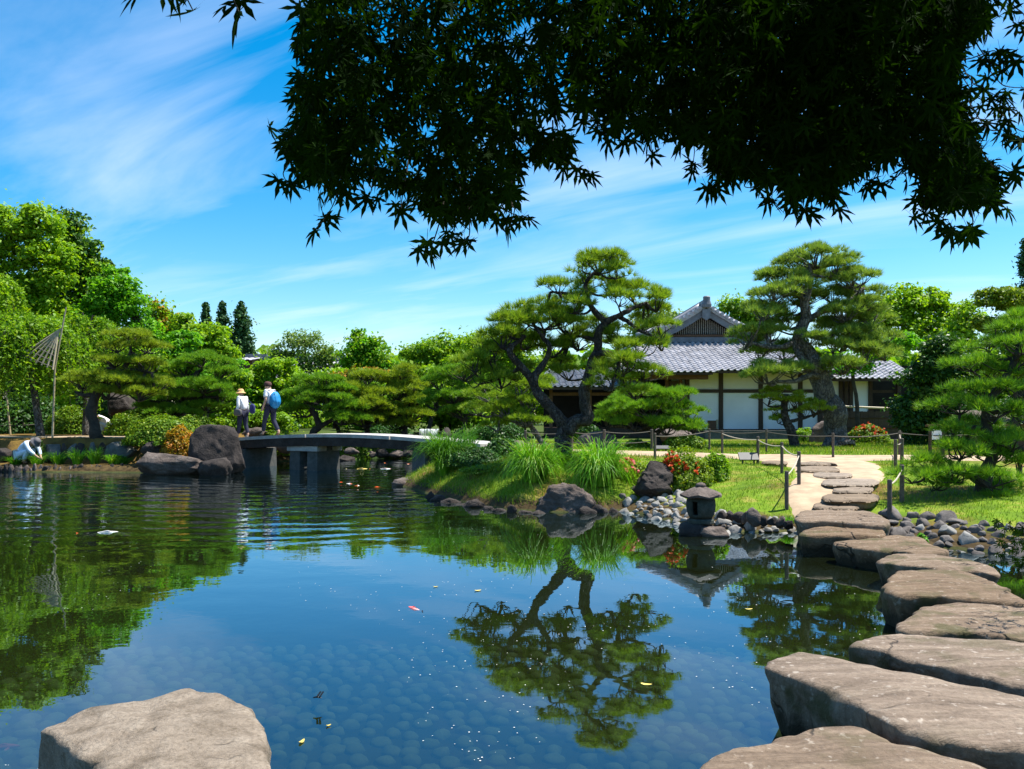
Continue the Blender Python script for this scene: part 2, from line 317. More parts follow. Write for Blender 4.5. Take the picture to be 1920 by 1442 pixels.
def ground(x, y):
    x = np.asarray(x, float).ravel(); y = np.asarray(y, float).ravel(); d = sd_pond(x, y)
    lb = smooth01(-x, 5.5, 9) * smooth01(y, 20, 24)
    rt = smooth01(x, 5.0, 6.0) * (1 - smooth01(y, 15, 22)) * smooth01(y, 6, 9)
    reg = .72 + .10 * np.exp(-((x-1.1)**2 + (y-17.4)**2) / 4) - .10 * rt
    reg = np.where(y < 2.5, .34, reg)
    lo = smooth01(x, 2.0, 2.6) * smooth01(y, 8, 10) * (1 - smooth01(y, 18, 24))
    sc = .75 + 1.05 * lo
    z = reg * (1 - np.exp(-np.maximum(d, 0) / sc))
    zl = .22 * (1 - np.exp(-np.maximum(d, 0) / .12)) + .76 * smooth01(d, .95, 1.35)
    z = z * (1 - lb) + zl * lb
    P = np.stack([x, y, 0*x], 1)
    z = z + np.where(d > .2, (fbm(P * .9, 3) - .5) * .05 * np.minimum(1, d), 0)
    zi = -.62 * (1 - np.exp(np.minimum(d, 0) / .45))
    return np.where(d >= 0, z, zi)
def gz(x, y): return float(ground([x], [y])[0])
_Y = np.concatenate([np.arange(6, 40, .04), np.arange(40, 120, .5)])
def hit(px, py):
    """where the sight line through a photo pixel meets the land"""
    X = (px - 960.0) / F * _Y; Z = CZ - (py - HY) / F * _Y; g = ground(X, _Y); k = np.nonzero((Z <= g) & (g > 0))[0]
    i = k[0] if len(k) else len(_Y) - 1; return np.array((X[i], _Y[i], g[i]))
xs = np.concatenate([-np.geomspace(24, 900, 16)[::-1], np.arange(-23.5, -8, .3), np.arange(-8, 9, .15), np.arange(9, 22, .35), np.geomspace(23, 900, 16)])
ys = np.concatenate([-np.geomspace(1, 300, 8)[::-1], np.arange(0, 9, .4), np.arange(9, 20, .14), np.arange(20, 40, .25), np.geomspace(41, 1500, 22)])
gx, gy = np.meshgrid(xs, ys); gzv = ground(gx, gy)
nx, ny = len(xs), len(ys); ii = np.arange((ny-1)*nx).reshape(ny-1, nx)[:, :-1].ravel()
m, t, o = newmat('garden_ground'); p = nd(t, 'ShaderNodeBsdfPrincipled', Roughness=.95); p.inputs['Specular IOR Level'].default_value = .1
v = pos(t); sp = t.nodes.new('ShaderNodeSeparateXYZ'); t.links.new(v, sp.inputs[0])
grs = ramp(t, noise(t, v, 1.6, 8, .7), [(.3, (.06, .11, .01)), (.5, (.12, .20, .012)), (.6, (.22, .22, .04)), (.72, (.26, .20, .07))])
soil = ramp(t, noise(t, v, 3.0, 6), [(.3, (.07, .045, .018)), (.7, (.20, .125, .03))])
mud = ramp(t, noise(t, v, 1.5, 5), [(.3, (.035, .038, .012)), (.7, (.085, .085, .03))])
land = mixc(t, ramp(t, noise(t, v, .55, 4), [(.5, (0, 0, 0)), (.62, (1, 1, 1))]), grs, soil)
land = mixc(t, mth(t, 'LESS_THAN', sp.outputs[0], -5.2), land, soil)
bank = ramp(t, mth(t, 'ADD', sp.outputs[2], mth(t, 'MULTIPLY', noise(t, v, 4.5, 4), .22)), [(.26, (1, 1, 1)), (.34, (0, 0, 0))]); land = mixc(t, bank, land, ramp(t, noise(t, v, 7, 5), [(.35, (.035, .024, .012)), (.7, (.10, .07, .03))]))
far = mth(t, 'GREATER_THAN', sp.outputs[1], 33.0); land = mixc(t, far, land, (.05, .075, .015))
t.links.new(mixc(t, mth(t, 'LESS_THAN', sp.outputs[2], .03), land, mud), p.inputs['Base Color'])
t.links.new(bump(t, noise(t, v, 18, 6), .6, .03), p.inputs['Normal']); t.links.new(p.outputs[0], o.inputs[0]); M['ground'] = m
G = mesh_np('ground', np.stack([gx.ravel(), gy.ravel(), gzv], 1), np.stack([ii, ii+1, ii+nx+1, ii+nx], 1), M['ground'], smooth=True)
tag(G, 'garden ground of lawn, soil and moss with the pond basin sunk into it', kind='structure')

# ------------------------------------------------------------------ water
m, t, o = newmat('pond_water'); v = pos(t); sp = t.nodes.new('ShaderNodeSeparateXYZ'); t.links.new(v, sp.inputs[0])
# ripples ringing out from a spot by the bridge, fading towards the calm near water
dx = mth(t, 'ADD', sp.outputs[0], 6.0); dy = mth(t, 'SUBTRACT', sp.outputs[1], 27.0)
rad = mth(t, 'SQRT', mth(t, 'ADD', mth(t, 'MULTIPLY', dx, dx), mth(t, 'MULTIPLY', dy, dy)))
wn = noise(t, v, .35, 2); ph = mth(t, 'ADD', mth(t, 'MULTIPLY', rad, 8.2), mth(t, 'MULTIPLY', wn, 16.0))
ring = mth(t, 'SINE', ph)
amp = ramp(t, mth(t, 'DIVIDE', rad, 40.0), [(0, (.55, .55, .55)), (.20, (1, 1, 1)), (.36, (.8, .8, .8)), (.42, (.10, .10, .10)), (.6, (.03, .03, .03))])
patch = ramp(t, noise(t, v, .22, 2), [(.30, (.12, .12, .12)), (.62, (1, 1, 1))])
rightfade = ramp(t, mth(t, 'DIVIDE', mth(t, 'ADD', sp.outputs[0], 10.0), 20.0), [(.36, (1, 1, 1)), (.52, (.10, .10, .10))])
hgt = mth(t, 'MULTIPLY', mth(t, 'MULTIPLY', mth(t, 'MULTIPLY', ring, amp), mth(t, 'MULTIPLY', patch, rightfade)), .0050)
fine = mth(t, 'MULTIPLY', mth(t, 'MULTIPLY', noise(t, v, 2.4, 3), mth(t, 'ADD', mth(t, 'MULTIPLY', amp, rightfade), .06)), .012)
nrm = bump(t, mth(t, 'ADD', hgt, fine), 1.0, 1.0)
fr = nd(t, 'ShaderNodeFresnel', IOR=1.46); t.links.new(nrm, fr.inputs['Normal'])
gl = nd(t, 'ShaderNodeBsdfGlossy', Roughness=.012); t.links.new(nrm, gl.inputs['Normal']); gl.inputs[0].default_value = (.72, .89, 1, 1)
trn = t.nodes.new('ShaderNodeBsdfTransparent'); trn.inputs[0].default_value = (.40, .50, .41, 1)
murk = nd(t, 'ShaderNodeBsdfDiffuse'); murk.inputs[0].default_value = (.015, .020, .005, 1)
b1 = t.nodes.new('ShaderNodeMixShader'); b1.inputs[0].default_value = .42; t.links.new(trn.outputs[0], b1.inputs[1]); t.links.new(murk.outputs[0], b1.inputs[2])
b2 = t.nodes.new('ShaderNodeMixShader'); t.links.new(mth(t, 'ADD', mth(t, 'MULTIPLY', fr.outputs[0], 1.35), .05, True), b2.inputs[0]); t.links.new(b1.outputs[0], b2.inputs[1]); t.links.new(gl.outputs[0], b2.inputs[2])
t.links.new(b2.outputs[0], o.inputs[0]); M['water'] = m
wx = np.linspace(-24.4, 16.4, 60); wy = np.linspace(2.0, 35.4, 60); a, b = np.meshgrid(wx, wy); ii = np.arange(59*60).reshape(59, 60)[:, :-1].ravel()
Wt = mesh_np('pond_water', np.stack([a.ravel(), b.ravel(), 0*a.ravel()], 1), np.stack([ii, ii+1, ii+61, ii+60], 1), M['water'])
tag(Wt, 'still dark green pond water mirroring sky and trees', kind='structure')

# ------------------------------------------------------------------ stone builders
def ico(sub):
    b = bmesh.new(); bmesh.ops.create_icosphere(b, subdivisions=sub, radius=1); V = np.array([v.co[:] for v in b.verts]); Fc = np.array([[v.index for v in f.verts] for f in b.faces]); b.free(); return V, Fc
ICO = {k: ico(k) for k in (2, 3, 4, 5)}
def rockV(seed, dims, sub=4, cuts=7, rough=.12, flat=None, lo=.48, hi=.82):
    V, Fc = ICO[sub]; V = V.copy(); r = np.random.default_rng(seed)
    for _ in range(cuts):                                     # planes that knock facets off the ball
        n = unit(r.normal(size=3)); n[2] = abs(n[2]) * .8 if r.random() < .75 else n[2]; n = unit(n); dd = r.uniform(lo, hi)
        k = V @ n; V -= np.maximum(k - dd, 0)[:, None] * n * .92
    if flat: V[:, 2] = np.minimum(V[:, 2], flat) + np.maximum(V[:, 2] - flat, 0) * .15
    nn = unit(V); rid = 1 - np.abs(fbm(V * 2.2, seed + 7, 3) * 2 - 1); V = V + nn * ((fbm(V * 1.5, seed, 4) - .5) * rough * 2.6 + (rid - .8) * rough * 1.6 + (vnoise(V * 9, seed + 1) - .5) * rough * .45 + (vnoise(V * 19, seed + 2) - .5) * rough * .25)[:, None]
    return V * np.array(dims), Fc
def boulder(name, label, c, dims, mat, seed, sub=4, cuts=7, rough=.12, flat=None, rz=0., group=None, cat='rock'):
    V, Fc = rockV(seed, dims, sub, cuts, rough, flat); ca, sa = math.cos(rz), math.sin(rz)
    V = V @ np.array([[ca, sa, 0], [-sa, ca, 0], [0, 0, 1]]); loc = (c[0], c[1], c[2])
    o = mesh_np(name, V + np.array(loc), Fc, mat, loc=loc, smooth=True); return tag(o, label, cat, group)
def slab(name, label, poly, zt, zb, mat, seed=1, n=72, tilt=(0, 0), over=.05, crown=.02, group=None, world=False, amp=1.0):
    Q = np.array([(p if world else WZ(p[0], p[1], zt)[:2]) for p in poly], float); Q = cr_closed(Q, n); c = Q.mean(0); D = Q - c
    rings = []; rad = np.linalg.norm(D, axis=1).mean(); h = zt - zb
    prof = [(s, 0) for s in (.12, .28, .44, .6, .74, .86, .94)] + [(.985, -.012), (1.0, -.04), (1.0 - over * .25, -.10 * min(1, h)), (.99 - over, -.22 * h), (.975 - over * 1.6, -.4 * h), (.96 - over * 1.8, -.65 * h), (.93 - over * 1.8, -h)]
    for s, dz in prof: rings.append(np.column_stack([c + D * s, np.full(n, zt + dz)]))
    V = np.vstack([[[c[0], c[1], zt]]] + rings); k = len(prof)
    # weathered relief: gentle hollows on top, a broken and undercut rim
    rel = np.array([0] + [s for s, _ in prof for _ in range(n)]) if False else np.concatenate([[0.], np.repeat([s for s, _ in prof], n)])
    dz = np.concatenate([[0.], np.repeat([d for _, d in prof], n)])
    top = (dz > -.03)
    V[:, 2] += np.where(top, (fbm(V * 2.2, seed, 4) - .5) * .075 * amp + (vnoise(V * 11, seed + 4) - .5) * .014 * amp + (vnoise(V * 27, seed + 6) - .5) * .006 * amp + crown * (1 - rel**2), 0)
    dirv = np.zeros_like(V); dirv[1:, :2] = unit(np.tile(D, (k, 1)))
    V += dirv * (np.where(rel > .9, (fbm(V * 3.0, seed + 9, 4) - .5) * .20 * amp * min(1, rad * 1.6) + (vnoise(V * 11, seed + 2) - .5) * .045 * amp, 0))[:, None]
    V[:, 2] += tilt[0] * (V[:, 0] - c[0]) + tilt[1] * (V[:, 1] - c[1])
    Fs = [(0, 1 + j, 1 + (j+1) % n) for j in range(n)]
    for i in range(k - 1):
        for j in range(n): q = (j+1) % n; Fs.append((1+i*n+j, 1+(i+1)*n+j, 1+(i+1)*n+q, 1+i*n+q))
    Fs.append(tuple(1 + (k-1)*n + j for j in range(n))[::-1])
    o = mesh_np(name, V, Fs, mat, loc=(c[0], c[1], zb), smooth=True); tag(o, label, 'stone', group); return o

# ------------------------------------------------------------------ stepping stones (photo pixels of each top face)
GP = 'stepping stones crossing the pond'
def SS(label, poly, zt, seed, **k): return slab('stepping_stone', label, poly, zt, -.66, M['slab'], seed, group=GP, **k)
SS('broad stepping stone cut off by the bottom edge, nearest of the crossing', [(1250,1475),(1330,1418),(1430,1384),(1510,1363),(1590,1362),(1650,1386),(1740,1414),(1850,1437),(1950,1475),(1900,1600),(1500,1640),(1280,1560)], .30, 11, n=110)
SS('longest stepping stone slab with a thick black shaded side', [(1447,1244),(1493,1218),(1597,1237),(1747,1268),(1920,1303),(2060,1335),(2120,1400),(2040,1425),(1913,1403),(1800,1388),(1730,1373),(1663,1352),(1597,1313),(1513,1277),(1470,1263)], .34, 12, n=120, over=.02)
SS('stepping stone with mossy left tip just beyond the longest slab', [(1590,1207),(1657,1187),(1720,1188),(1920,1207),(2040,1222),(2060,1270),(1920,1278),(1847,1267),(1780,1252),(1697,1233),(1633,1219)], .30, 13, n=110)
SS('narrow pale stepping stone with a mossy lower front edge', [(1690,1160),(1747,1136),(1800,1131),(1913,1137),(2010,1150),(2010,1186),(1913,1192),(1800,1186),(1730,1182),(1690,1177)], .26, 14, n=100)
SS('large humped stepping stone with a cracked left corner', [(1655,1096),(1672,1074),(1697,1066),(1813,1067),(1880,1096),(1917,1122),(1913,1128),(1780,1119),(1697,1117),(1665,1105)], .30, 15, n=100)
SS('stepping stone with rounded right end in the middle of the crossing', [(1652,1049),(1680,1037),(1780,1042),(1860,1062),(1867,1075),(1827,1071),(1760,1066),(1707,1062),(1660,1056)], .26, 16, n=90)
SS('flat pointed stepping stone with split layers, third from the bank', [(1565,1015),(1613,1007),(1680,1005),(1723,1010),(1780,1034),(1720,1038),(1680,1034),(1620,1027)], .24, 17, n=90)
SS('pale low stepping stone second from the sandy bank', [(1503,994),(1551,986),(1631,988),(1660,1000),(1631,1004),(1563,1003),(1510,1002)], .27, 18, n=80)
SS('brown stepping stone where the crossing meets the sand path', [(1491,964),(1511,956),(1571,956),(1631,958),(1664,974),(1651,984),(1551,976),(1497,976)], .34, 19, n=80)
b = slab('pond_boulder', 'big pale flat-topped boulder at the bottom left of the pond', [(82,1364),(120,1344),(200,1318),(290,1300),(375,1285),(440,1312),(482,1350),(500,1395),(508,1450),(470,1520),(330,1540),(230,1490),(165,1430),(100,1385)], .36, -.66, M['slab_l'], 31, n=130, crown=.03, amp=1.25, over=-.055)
b['category'] = 'rock'
# rubble propping the outer stones
for i, (px, py, r, zc) in enumerate([(1545,1022,.22,.02),(1590,1036,.20,.0),(1625,1052,.18,-.02)]):
    q = WZ(px, py, 0); boulder('propping_rock', ['dark rough rock wedged under the split flat stepping stone', 'brown rock at the waterline below the third stone from the bank', 'small wet rock left of the rounded mid-crossing stone'][i], (q[0], q[1] + .15, zc), (r * 1.3, r, r * .95), M['rock'], 50 + i, 3)

# ------------------------------------------------------------------ pond bed cobbles, seen through the water
cob = []
for j, yy in enumerate(np.arange(3.3, 8.4, .165)):
    for xx in np.arange(-4.4, 3.6, .19):
        if abs(xx) > .66 * yy + .3: continue
        cob.append((xx + (j % 2) * .095 + .05 * math.sin(j * 1.7) + rng.uniform(-.045, .045), yy + .05 * math.sin(xx * 2.3 + j * .4) + rng.uniform(-.035, .035)))
cob = np.array(cob); cob = cob[np.argsort(cob[:, 1])]
bases = []
for k in range(5):
    V, Fc = rockV(300 + k, (.080, .068, .045), 2, 2, .05); bases.append((V, Fc))
BM = [None] * 5
for i in range(300):
    k = int(rng.integers(5)); x, y = cob[i]; z = -.615
    if BM[k] is None:
        o = mesh_np('cobble', bases[k][0], bases[k][1], M['bedstone'], smooth=True); BM[k] = o.data; o.parent = G
    else:
        o = bpy.data.objects.new('cobble', BM[k]); COL.objects.link(o); o.parent = G
    o.location = (x, y, z); o.rotation_euler = (0, 0, rng.uniform(0, 6.28)); s_ = rng.uniform(.9, 1.12); o.scale = (s_, s_, s_)
Vs = []; Fs = []; nb = 0
for (x, y) in cob[300:]:
    V, Fc = bases[int(rng.integers(5))]; a = rng.uniform(0, 6.28); s_ = rng.uniform(.9, 1.12)
    V = V @ np.array([[math.cos(a), math.sin(a), 0], [-math.sin(a), math.cos(a), 0], [0, 0, 1]]) * s_ + (x, y, -.615); Vs.append(V); Fs.append(Fc + nb); nb += len(V)
o = mesh_np('bed_cobbles', np.vstack(Vs), np.vstack(Fs), M['bedstone'], parent=G, smooth=True); o['kind'] = 'stuff'

ORD = 'first second third fourth fifth sixth seventh eighth ninth tenth eleventh twelfth thirteenth fourteenth fifteenth sixteenth seventeenth eighteenth nineteenth twentieth twenty-first twenty-second twenty-third twenty-fourth twenty-fifth twenty-sixth'.split()
# ------------------------------------------------------------------ boulders round the pond
def B(name, label, px, pyb, hw, hh, Y, mat, seed, depth=.8, zb=None, **k):
    """boulder whose outline is centred at px, foot at row pyb, half width hw and height hh in photo pixels at distance Y"""
    c = W(px, pyb, Y); u = Y / F; rz_ = hh * u / 2 * 1.25
    return boulder(name, label, (c[0], Y, c[2] + hh * u - rz_), (hw * u * 1.12, hw * u * depth, rz_), mat, seed, **k)
B('boulder', 'tall dark angular boulder standing at the left end of the bridge', 412, 890, 50, 115, 24.6, M['rock'], 6, .8, cuts=14, rough=.09, sub=5)
B('boulder', 'low brown whaleback rock sloping into the water left of the tall boulder', 312, 886, 78, 44, 24.2, M['rock_b'], 71, .55, cuts=9, rough=.08, sub=5)
B('boulder', 'small dark rock leaning against the foot of the tall boulder', 404, 892, 28, 40, 23.7, M['rock'], 63, .8, cuts=8)
B('boulder', 'dark cap-shaped rock peeking above the whaleback rock', 288, 850, 21, 26, 25.2, M['rock'], 64, .9, cuts=6)
B('boulder', 'flat brown rock sticking out of the water left of the grassy point', 768, 914, 44, 24, 20.4, M['rock_b'], 65, .8, flat=.55)
B('boulder', 'black rounded boulder between the red azaleas and the cobble shore', 1228, 922, 45, 58, 15.2, M['rock'], 66, .8, cuts=13, rough=.14, sub=5)
B('boulder', 'brown earth-coloured rock bulging between the two bright sedge clumps', 1050, 976, 54, 68, 14.85, M['rock_b'], 67, .5, cuts=8, rough=.2, sub=5)
B('boulder', 'brown conical rock beyond the fence right of the big pine trunk', 1130, 848, 42, 40, 24.5, M['rock_b'], 68, .8, cuts=7)
B('boulder', 'flat-topped pale rock left of the big pine trunk beyond the path', 972, 848, 30, 30, 25, M['rock_b'], 69, .8, flat=.5)
B('boulder', 'brown rock under the low spreading pine near the white wall', 1258, 826, 40, 26, 27, M['rock_b'], 70, .8)
B('boulder', 'grey boulder tucked behind the foot of the leaning pine', 1538, 835, 28, 48, 29, M['rock_b'], 72, .8, cuts=9)
B('boulder', 'pale rock in the water behind the bridge, right of its piers', 618, 878, 22, 20, 29, M['rock_b'], 73, .8)
B('boulder', 'mossy round rock in the water seen under the bridge', 652, 868, 17, 16, 31, M['rock'], 74, .8)
B('boulder', 'grey rock on the far bank behind the two walkers', 478, 818, 22, 20, 31, M['rock_b'], 75, .8)
B('boulder', 'dark rock at the far end of the bridge behind the sedge', 860, 845, 20, 42, 27, M['rock'], 76, .8)
B('boulder', 'dark rock shaped like a tent behind the crouching visitor', 222, 772, 28, 40, 31, M['rock'], 77, .8, cuts=8)
# far bank edging stones beyond the bridge
for i, (px, py, hw, hh) in enumerate([(560,868,20,20),(585,852,16,16),(690,856,18,12),(716,855,15,14),(742,856,16,12),(768,855,14,16),(590,836,18,18),(540,845,22,24),(500,852,26,32),(840,848,16,22),(905,838,18,18),(660,850,14,12)]):
    B('bank_rock', 'weathered edging rock on the far bank seen past the bridge', px, py, hw, hh, 32.5 - (i > 5) * 2.2, M['rock_b' if i % 3 else 'rock'], 80 + i, .8, sub=3, group='edging rocks of the far bank')
# left bank: low edging stones at the waterline and the retaining stones behind the grass ledge
for i in range(26):
    px = 2 + i * 9.4 + rng.uniform(-2, 2); hw = rng.uniform(4.2, 6.5)
    B('edging_stone', 'small upright edging stone at the left bank waterline, ' + ORD[i] + ' from the left', px, 889, hw, rng.uniform(15, 22), 25.0, M['rock_b' if rng.random() < .45 else 'rock'], 120 + i, .9, sub=3, cuts=6, group='edging stones of the left bank')
for i, (px, hw, tp) in enumerate([(10,17,836),(44,20,835),(72,14,832),(98,18,828),(120,9,826),(136,9,825),(152,12,824),(172,10,823),(190,9,823),(228,30,821)]):
    B('retaining_stone', 'large flat-faced retaining stone at the right end of the left bank wall' if i == 9 else 'mossy retaining stone above the grassy left ledge, ' + ORD[i] + ' from the left', px, 860, hw, 860 - tp, 25.9, M['granite_d' if i % 2 else 'rock'], 160 + i, .8, sub=4, cuts=11, rough=.05, flat=.72, group=None if i == 9 else 'retaining stones of the left bank')
# peninsula edge: small dark stones at the foot of the grassy point
for i, (px, py) in enumerate([(806,934),(822,940),(842,944),(866,949),(890,953),(914,957),(936,960),(960,962),(985,965),(1010,967),(1100,966),(1125,964),(1150,962)]):
    q = WZ(px, py, 0); B('point_edging_stone', 'dark edging stone along the grassy point waterline, ' + ORD[i] + ' from the left', px, py + 3, rng.uniform(9, 24), rng.uniform(8, 22), q[1] + rng.uniform(.1, .35), M['rock'], 190 + i, .6, sub=3, cuts=11, rough=.16, group='edging stones of the grassy point')
# cobble shores: each stone its own object sharing a few shapes
CB = {}
for mk in ('cobble', 'cobble_d'):
    CB[mk] = []
    for k in range(6):
        V, Fc = rockV(400 + k + 10 * (mk == 'cobble_d'), (1.15, .92, .72), 3, 16, .09, None, .36, .68); me = bpy.data.meshes.new('shore_cobble')
        me.from_pydata([tuple(q) for q in V], [], [tuple(int(i) for i in f) for f in Fc]); me.materials.append(M[mk]); me.polygons.foreach_set('use_smooth', np.ones(len(me.polygons), bool)); CB[mk].append(me)
def cobble(x, y, s, mk, label, group, zup=.0):
    o = bpy.data.objects.new('shore_cobble', CB[mk][int(rng.integers(6))]); COL.objects.link(o); z = gz(x, y)
    o.location = (x, y, max(z, -.04) + s * .22 + zup); o.scale = (s, s, s * rng.uniform(.8, 1.1)); o.rotation_euler = (rng.uniform(-.2, .2), rng.uniform(-.2, .2), rng.uniform(0, 6.28)); tag(o, label, 'cobble', group)
pts = []
for _ in range(4000):
    x = rng.uniform(2.0, 4.2); y = rng.uniform(11.7, 15.2); d = float(sd_pond([x], [y])[0])
    lim = .95 if x < 3.0 else .42
    if d < -.12 or d > lim: continue
    s = rng.uniform(.05, .17)
    if any((x-a)**2 + (y-b)**2 < ((s + c) * .70)**2 for a, b, c in pts): continue
    pts.append((x, y, s))
for x, y, s in pts: cobble(x, y, s, 'cobble' if rng.random() < .86 else 'cobble_d', 'pale grey cobble on the small shore around the stone lantern', 'pale cobbles on the lantern shore')
for i in range(15):   # row of darker stones along the lawn
    px = np.interp(i, [0, 5, 6, 14], [1172, 1250, 1352, 1480]); py = np.interp(px, [1172, 1250, 1352, 1480], [930, 936, 968, 985])
    c = WZ(px, py, .18); hw_ = rng.uniform(8, 15); B('lawn_edging_stone', 'dark stone in the row above the lantern cobbles, ' + ORD[i] + ' from the left', px, py + 4, hw_, hw_ * rng.uniform(1.5, 2.1), c[1] + .1 + rng.uniform(-.15, .15), M['rock' if rng.random() < .7 else 'rock_b'], 230 + i, .9, sub=3, cuts=12, group='dark stones edging the lawn')
pts = []
for _ in range(5000):
    x = rng.uniform(5.2, 8.0); y = rng.uniform(9.6, 12.2); d = float(sd_pond([x], [y])[0])
    if d < -.15 or d > .9: continue
    s = rng.uniform(.06, .24)
    if any((x-a)**2 + (y-b)**2 < ((s + c) * .66)**2 for a, b, c in pts): continue
    pts.append((x, y, s))
for x, y, s in pts: cobble(x, y, s, 'cobble' if rng.random() < .14 else 'cobble_d', 'grey cobble on the shaded shore right of the stepping stones', 'cobbles on the shaded right shore')  # mostly dark cobbles, their tone standing in for the edge pine's shade

# ------------------------------------------------------------------ sand path and its stones
def ribbon(name, label, pts, widths, mat, up=.03, n=150, m=9):
    P = cr_path([(a, b, 0) for a, b in pts], n)[:, :2]; Wd = np.interp(np.linspace(0, 1, n), np.linspace(0, 1, len(widths)), widths)
    T = np.gradient(P, axis=0); T = unit(T); Nn = np.stack([T[:, 1], -T[:, 0]], 1)
    s = np.linspace(-.5, .5, m); X = P[:, None] + Nn[:, None] * (Wd[:, None] * s[None] * (1 + .22 * (vnoise(np.column_stack([P * 2.3, np.zeros(n)]), 5)[:, None] - .5) + .14 * (vnoise(np.column_stack([P * 6.3, np.zeros(n)]), 8)[:, None] - .5) * np.sign(s)[None]))[..., None]
    z = ground(X[..., 0], X[..., 1]).reshape(n, m) + up; z[:, 0] -= up * 2; z[:, -1] -= up * 2
    V = np.dstack([X, z]).reshape(-1, 3); i = (np.arange(n-1)[:, None] * m + np.arange(m-1)[None]).ravel()
    return tag(mesh_np(name, V, np.stack([i, i+1, i+m+1, i+m], 1), mat, smooth=True), label, kind='structure')
ribbon('sand_path', 'pale sand path climbing from the stepping stones to the house', [(4.55,11.3),(4.75,12.4),(5.15,13.6),(6.0,15.2),(6.6,16.8),(6.9,18.3),(6.8,19.6)], [1.1,1.15,1.3,1.75,1.9,2.4,3.0], M['sand'], .035)
ribbon('sand_path', 'pale sand path running across in front of the lawn and house', [(-3.2,24.5),(-1.2,23.4),(1.2,22.6),(3.6,21.0),(5.6,19.9),(8.0,19.6),(11.5,19.5),(16,20)], [1.2,1.2,1.2,1.3,1.6,1.5,1.3,1.2], M['sand'], .045, 220)
ribbon('sand_path', 'sunlit sand path along the top of the left bank', [(-22,27.6),(-16,27.5),(-12.5,27.3),(-10.2,27.4),(-8.8,27.7)], [1.4,1.4,1.4,1.3,1.2], M['sand'], .03)
LG = 'stones set in the sand path'
for i, (x0, x1, y0, y1, lab) in enumerate([(1523,1617,940,952,'lowest brown stone set in the sand path, nearest the pond'),(1543,1649,923,938,'thick flat stone second up the sand path from the pond'),(1563,1637,911,921,'shorter stone third up the sand path from the pond'),
        (1539,1649,897,908,'long pointed stone fourth up the sand path from the pond'),(1523,1597,886,893,'thin stone fifth up the sand path from the pond'),(1495,1575,874,882,'wide stone sixth up the sand path from the pond'),(1493,1570,866,870,'topmost narrow stone of the sand path steps'),(1428,1478,863,868,'flat stone beside the grey sign plate on the sand path')]):
    zt = .5
    for _ in range(12): q = WZ((x0+x1)/2, (y0+y1)/2, zt); zt = .5 * zt + .5 * (gz(q[0], q[1]) + .085)
    w_ = (x1-x0); rr = np.random.default_rng(900+i)
    poly = [(x0, (y0+y1)/2), (x0+w_*.12, y0+.5), (x0+w_*.5, y0), (x0+w_*.85, y0+.8), (x1, (y0+y1)/2+rr.uniform(-1,2)), (x1-w_*.12, y1-.5), (x0+w_*.55, y1), (x0+w_*.1, y1-1)]
    q = np.array([WZ(a, b, zt)[:2] for a, b in poly]); c = q.mean(0)
    slab('path_stone', lab, poly, zt, min(zt - .12, gz(*c) - .06), M['pathstone'], 40 + i, n=56, group=LG, amp=.5)
# ------------------------------------------------------------------ foliage generators
def leaf_quads(P, Nn, size, aspect=.55, fold=.18, r=None):
    """n pointed leaves as folded rhombs: P centres, Nn face normals"""
    r = r or rng; n = len(P); a = unit(np.cross(Nn, rdir(n, r))); b = np.cross(Nn, a); s = (size * r.uniform(.65, 1.3, n))[:, None]
    V = np.empty((n, 4, 3)); V[:, 0] = P - a * s * .5; V[:, 1] = P + b * s * aspect * .5 + Nn * s * fold; V[:, 2] = P + a * s * .5; V[:, 3] = P - b * s * aspect * .5 + Nn * s * fold
    return V.reshape(-1, 3), np.arange(n * 4).reshape(n, 4)
def needles(P, A, m, Ln, wd, spread, r=None):
    """m needles fanning from each shoot tip P along axis A"""
    r = r or rng; n = len(P); P = np.repeat(P, m, 0); A = np.repeat(A, m, 0); D = unit(A + r.normal(size=(n*m, 3)) * spread); l = (Ln * r.uniform(.7, 1.2, n*m))[:, None]
    side = unit(np.cross(D, rdir(n*m, r))) * wd * .5; V = np.empty((n*m, 3, 3)); V[:, 0] = P - side; V[:, 1] = P + side; V[:, 2] = P + D * l
    return V.reshape(-1, 3), np.arange(n*m*3).reshape(-1, 3)
def pad_shoots(c, rx, ry, rz, dens, r):
    """shoot tips on a lumpy flattened dome"""
    K = max(5, int(6 + rx * ry * 9)); u = np.sqrt(r.uniform(0, 1, K)); th = r.uniform(0, 2*math.pi, K)
    rim = 1 + .22 * np.sin(3 * th + r.uniform(0, 6)) * u
    C = np.column_stack([u * np.cos(th) * rx * .86 * rim, u * np.sin(th) * ry * .86 * rim, np.sqrt(np.clip(1 - (u*.9)**2, 0, 1)) * rz * 1.25 - rz * .45 + r.normal(size=K) * rz * .10])
    cr_ = np.clip(.42 * min(rx, ry), .10, .30) * r.uniform(.75, 1.25, K)
    n = np.maximum(6, (dens * cr_**2 * 15).astype(int)); idx = np.repeat(np.arange(K), n); D = rdir(len(idx), r); D[:, 2] = np.abs(D[:, 2]) * .9 - .22
    P = C[idx] + D * cr_[idx][:, None] * np.array((1, 1, .62)) * r.uniform(.55, 1.0, len(idx))[:, None]
    A = unit(D * .8 + np.array((0, 0, .75)) + P / np.array((rx, ry, rz * 3)) * .25)
    return P + c, A, C + c
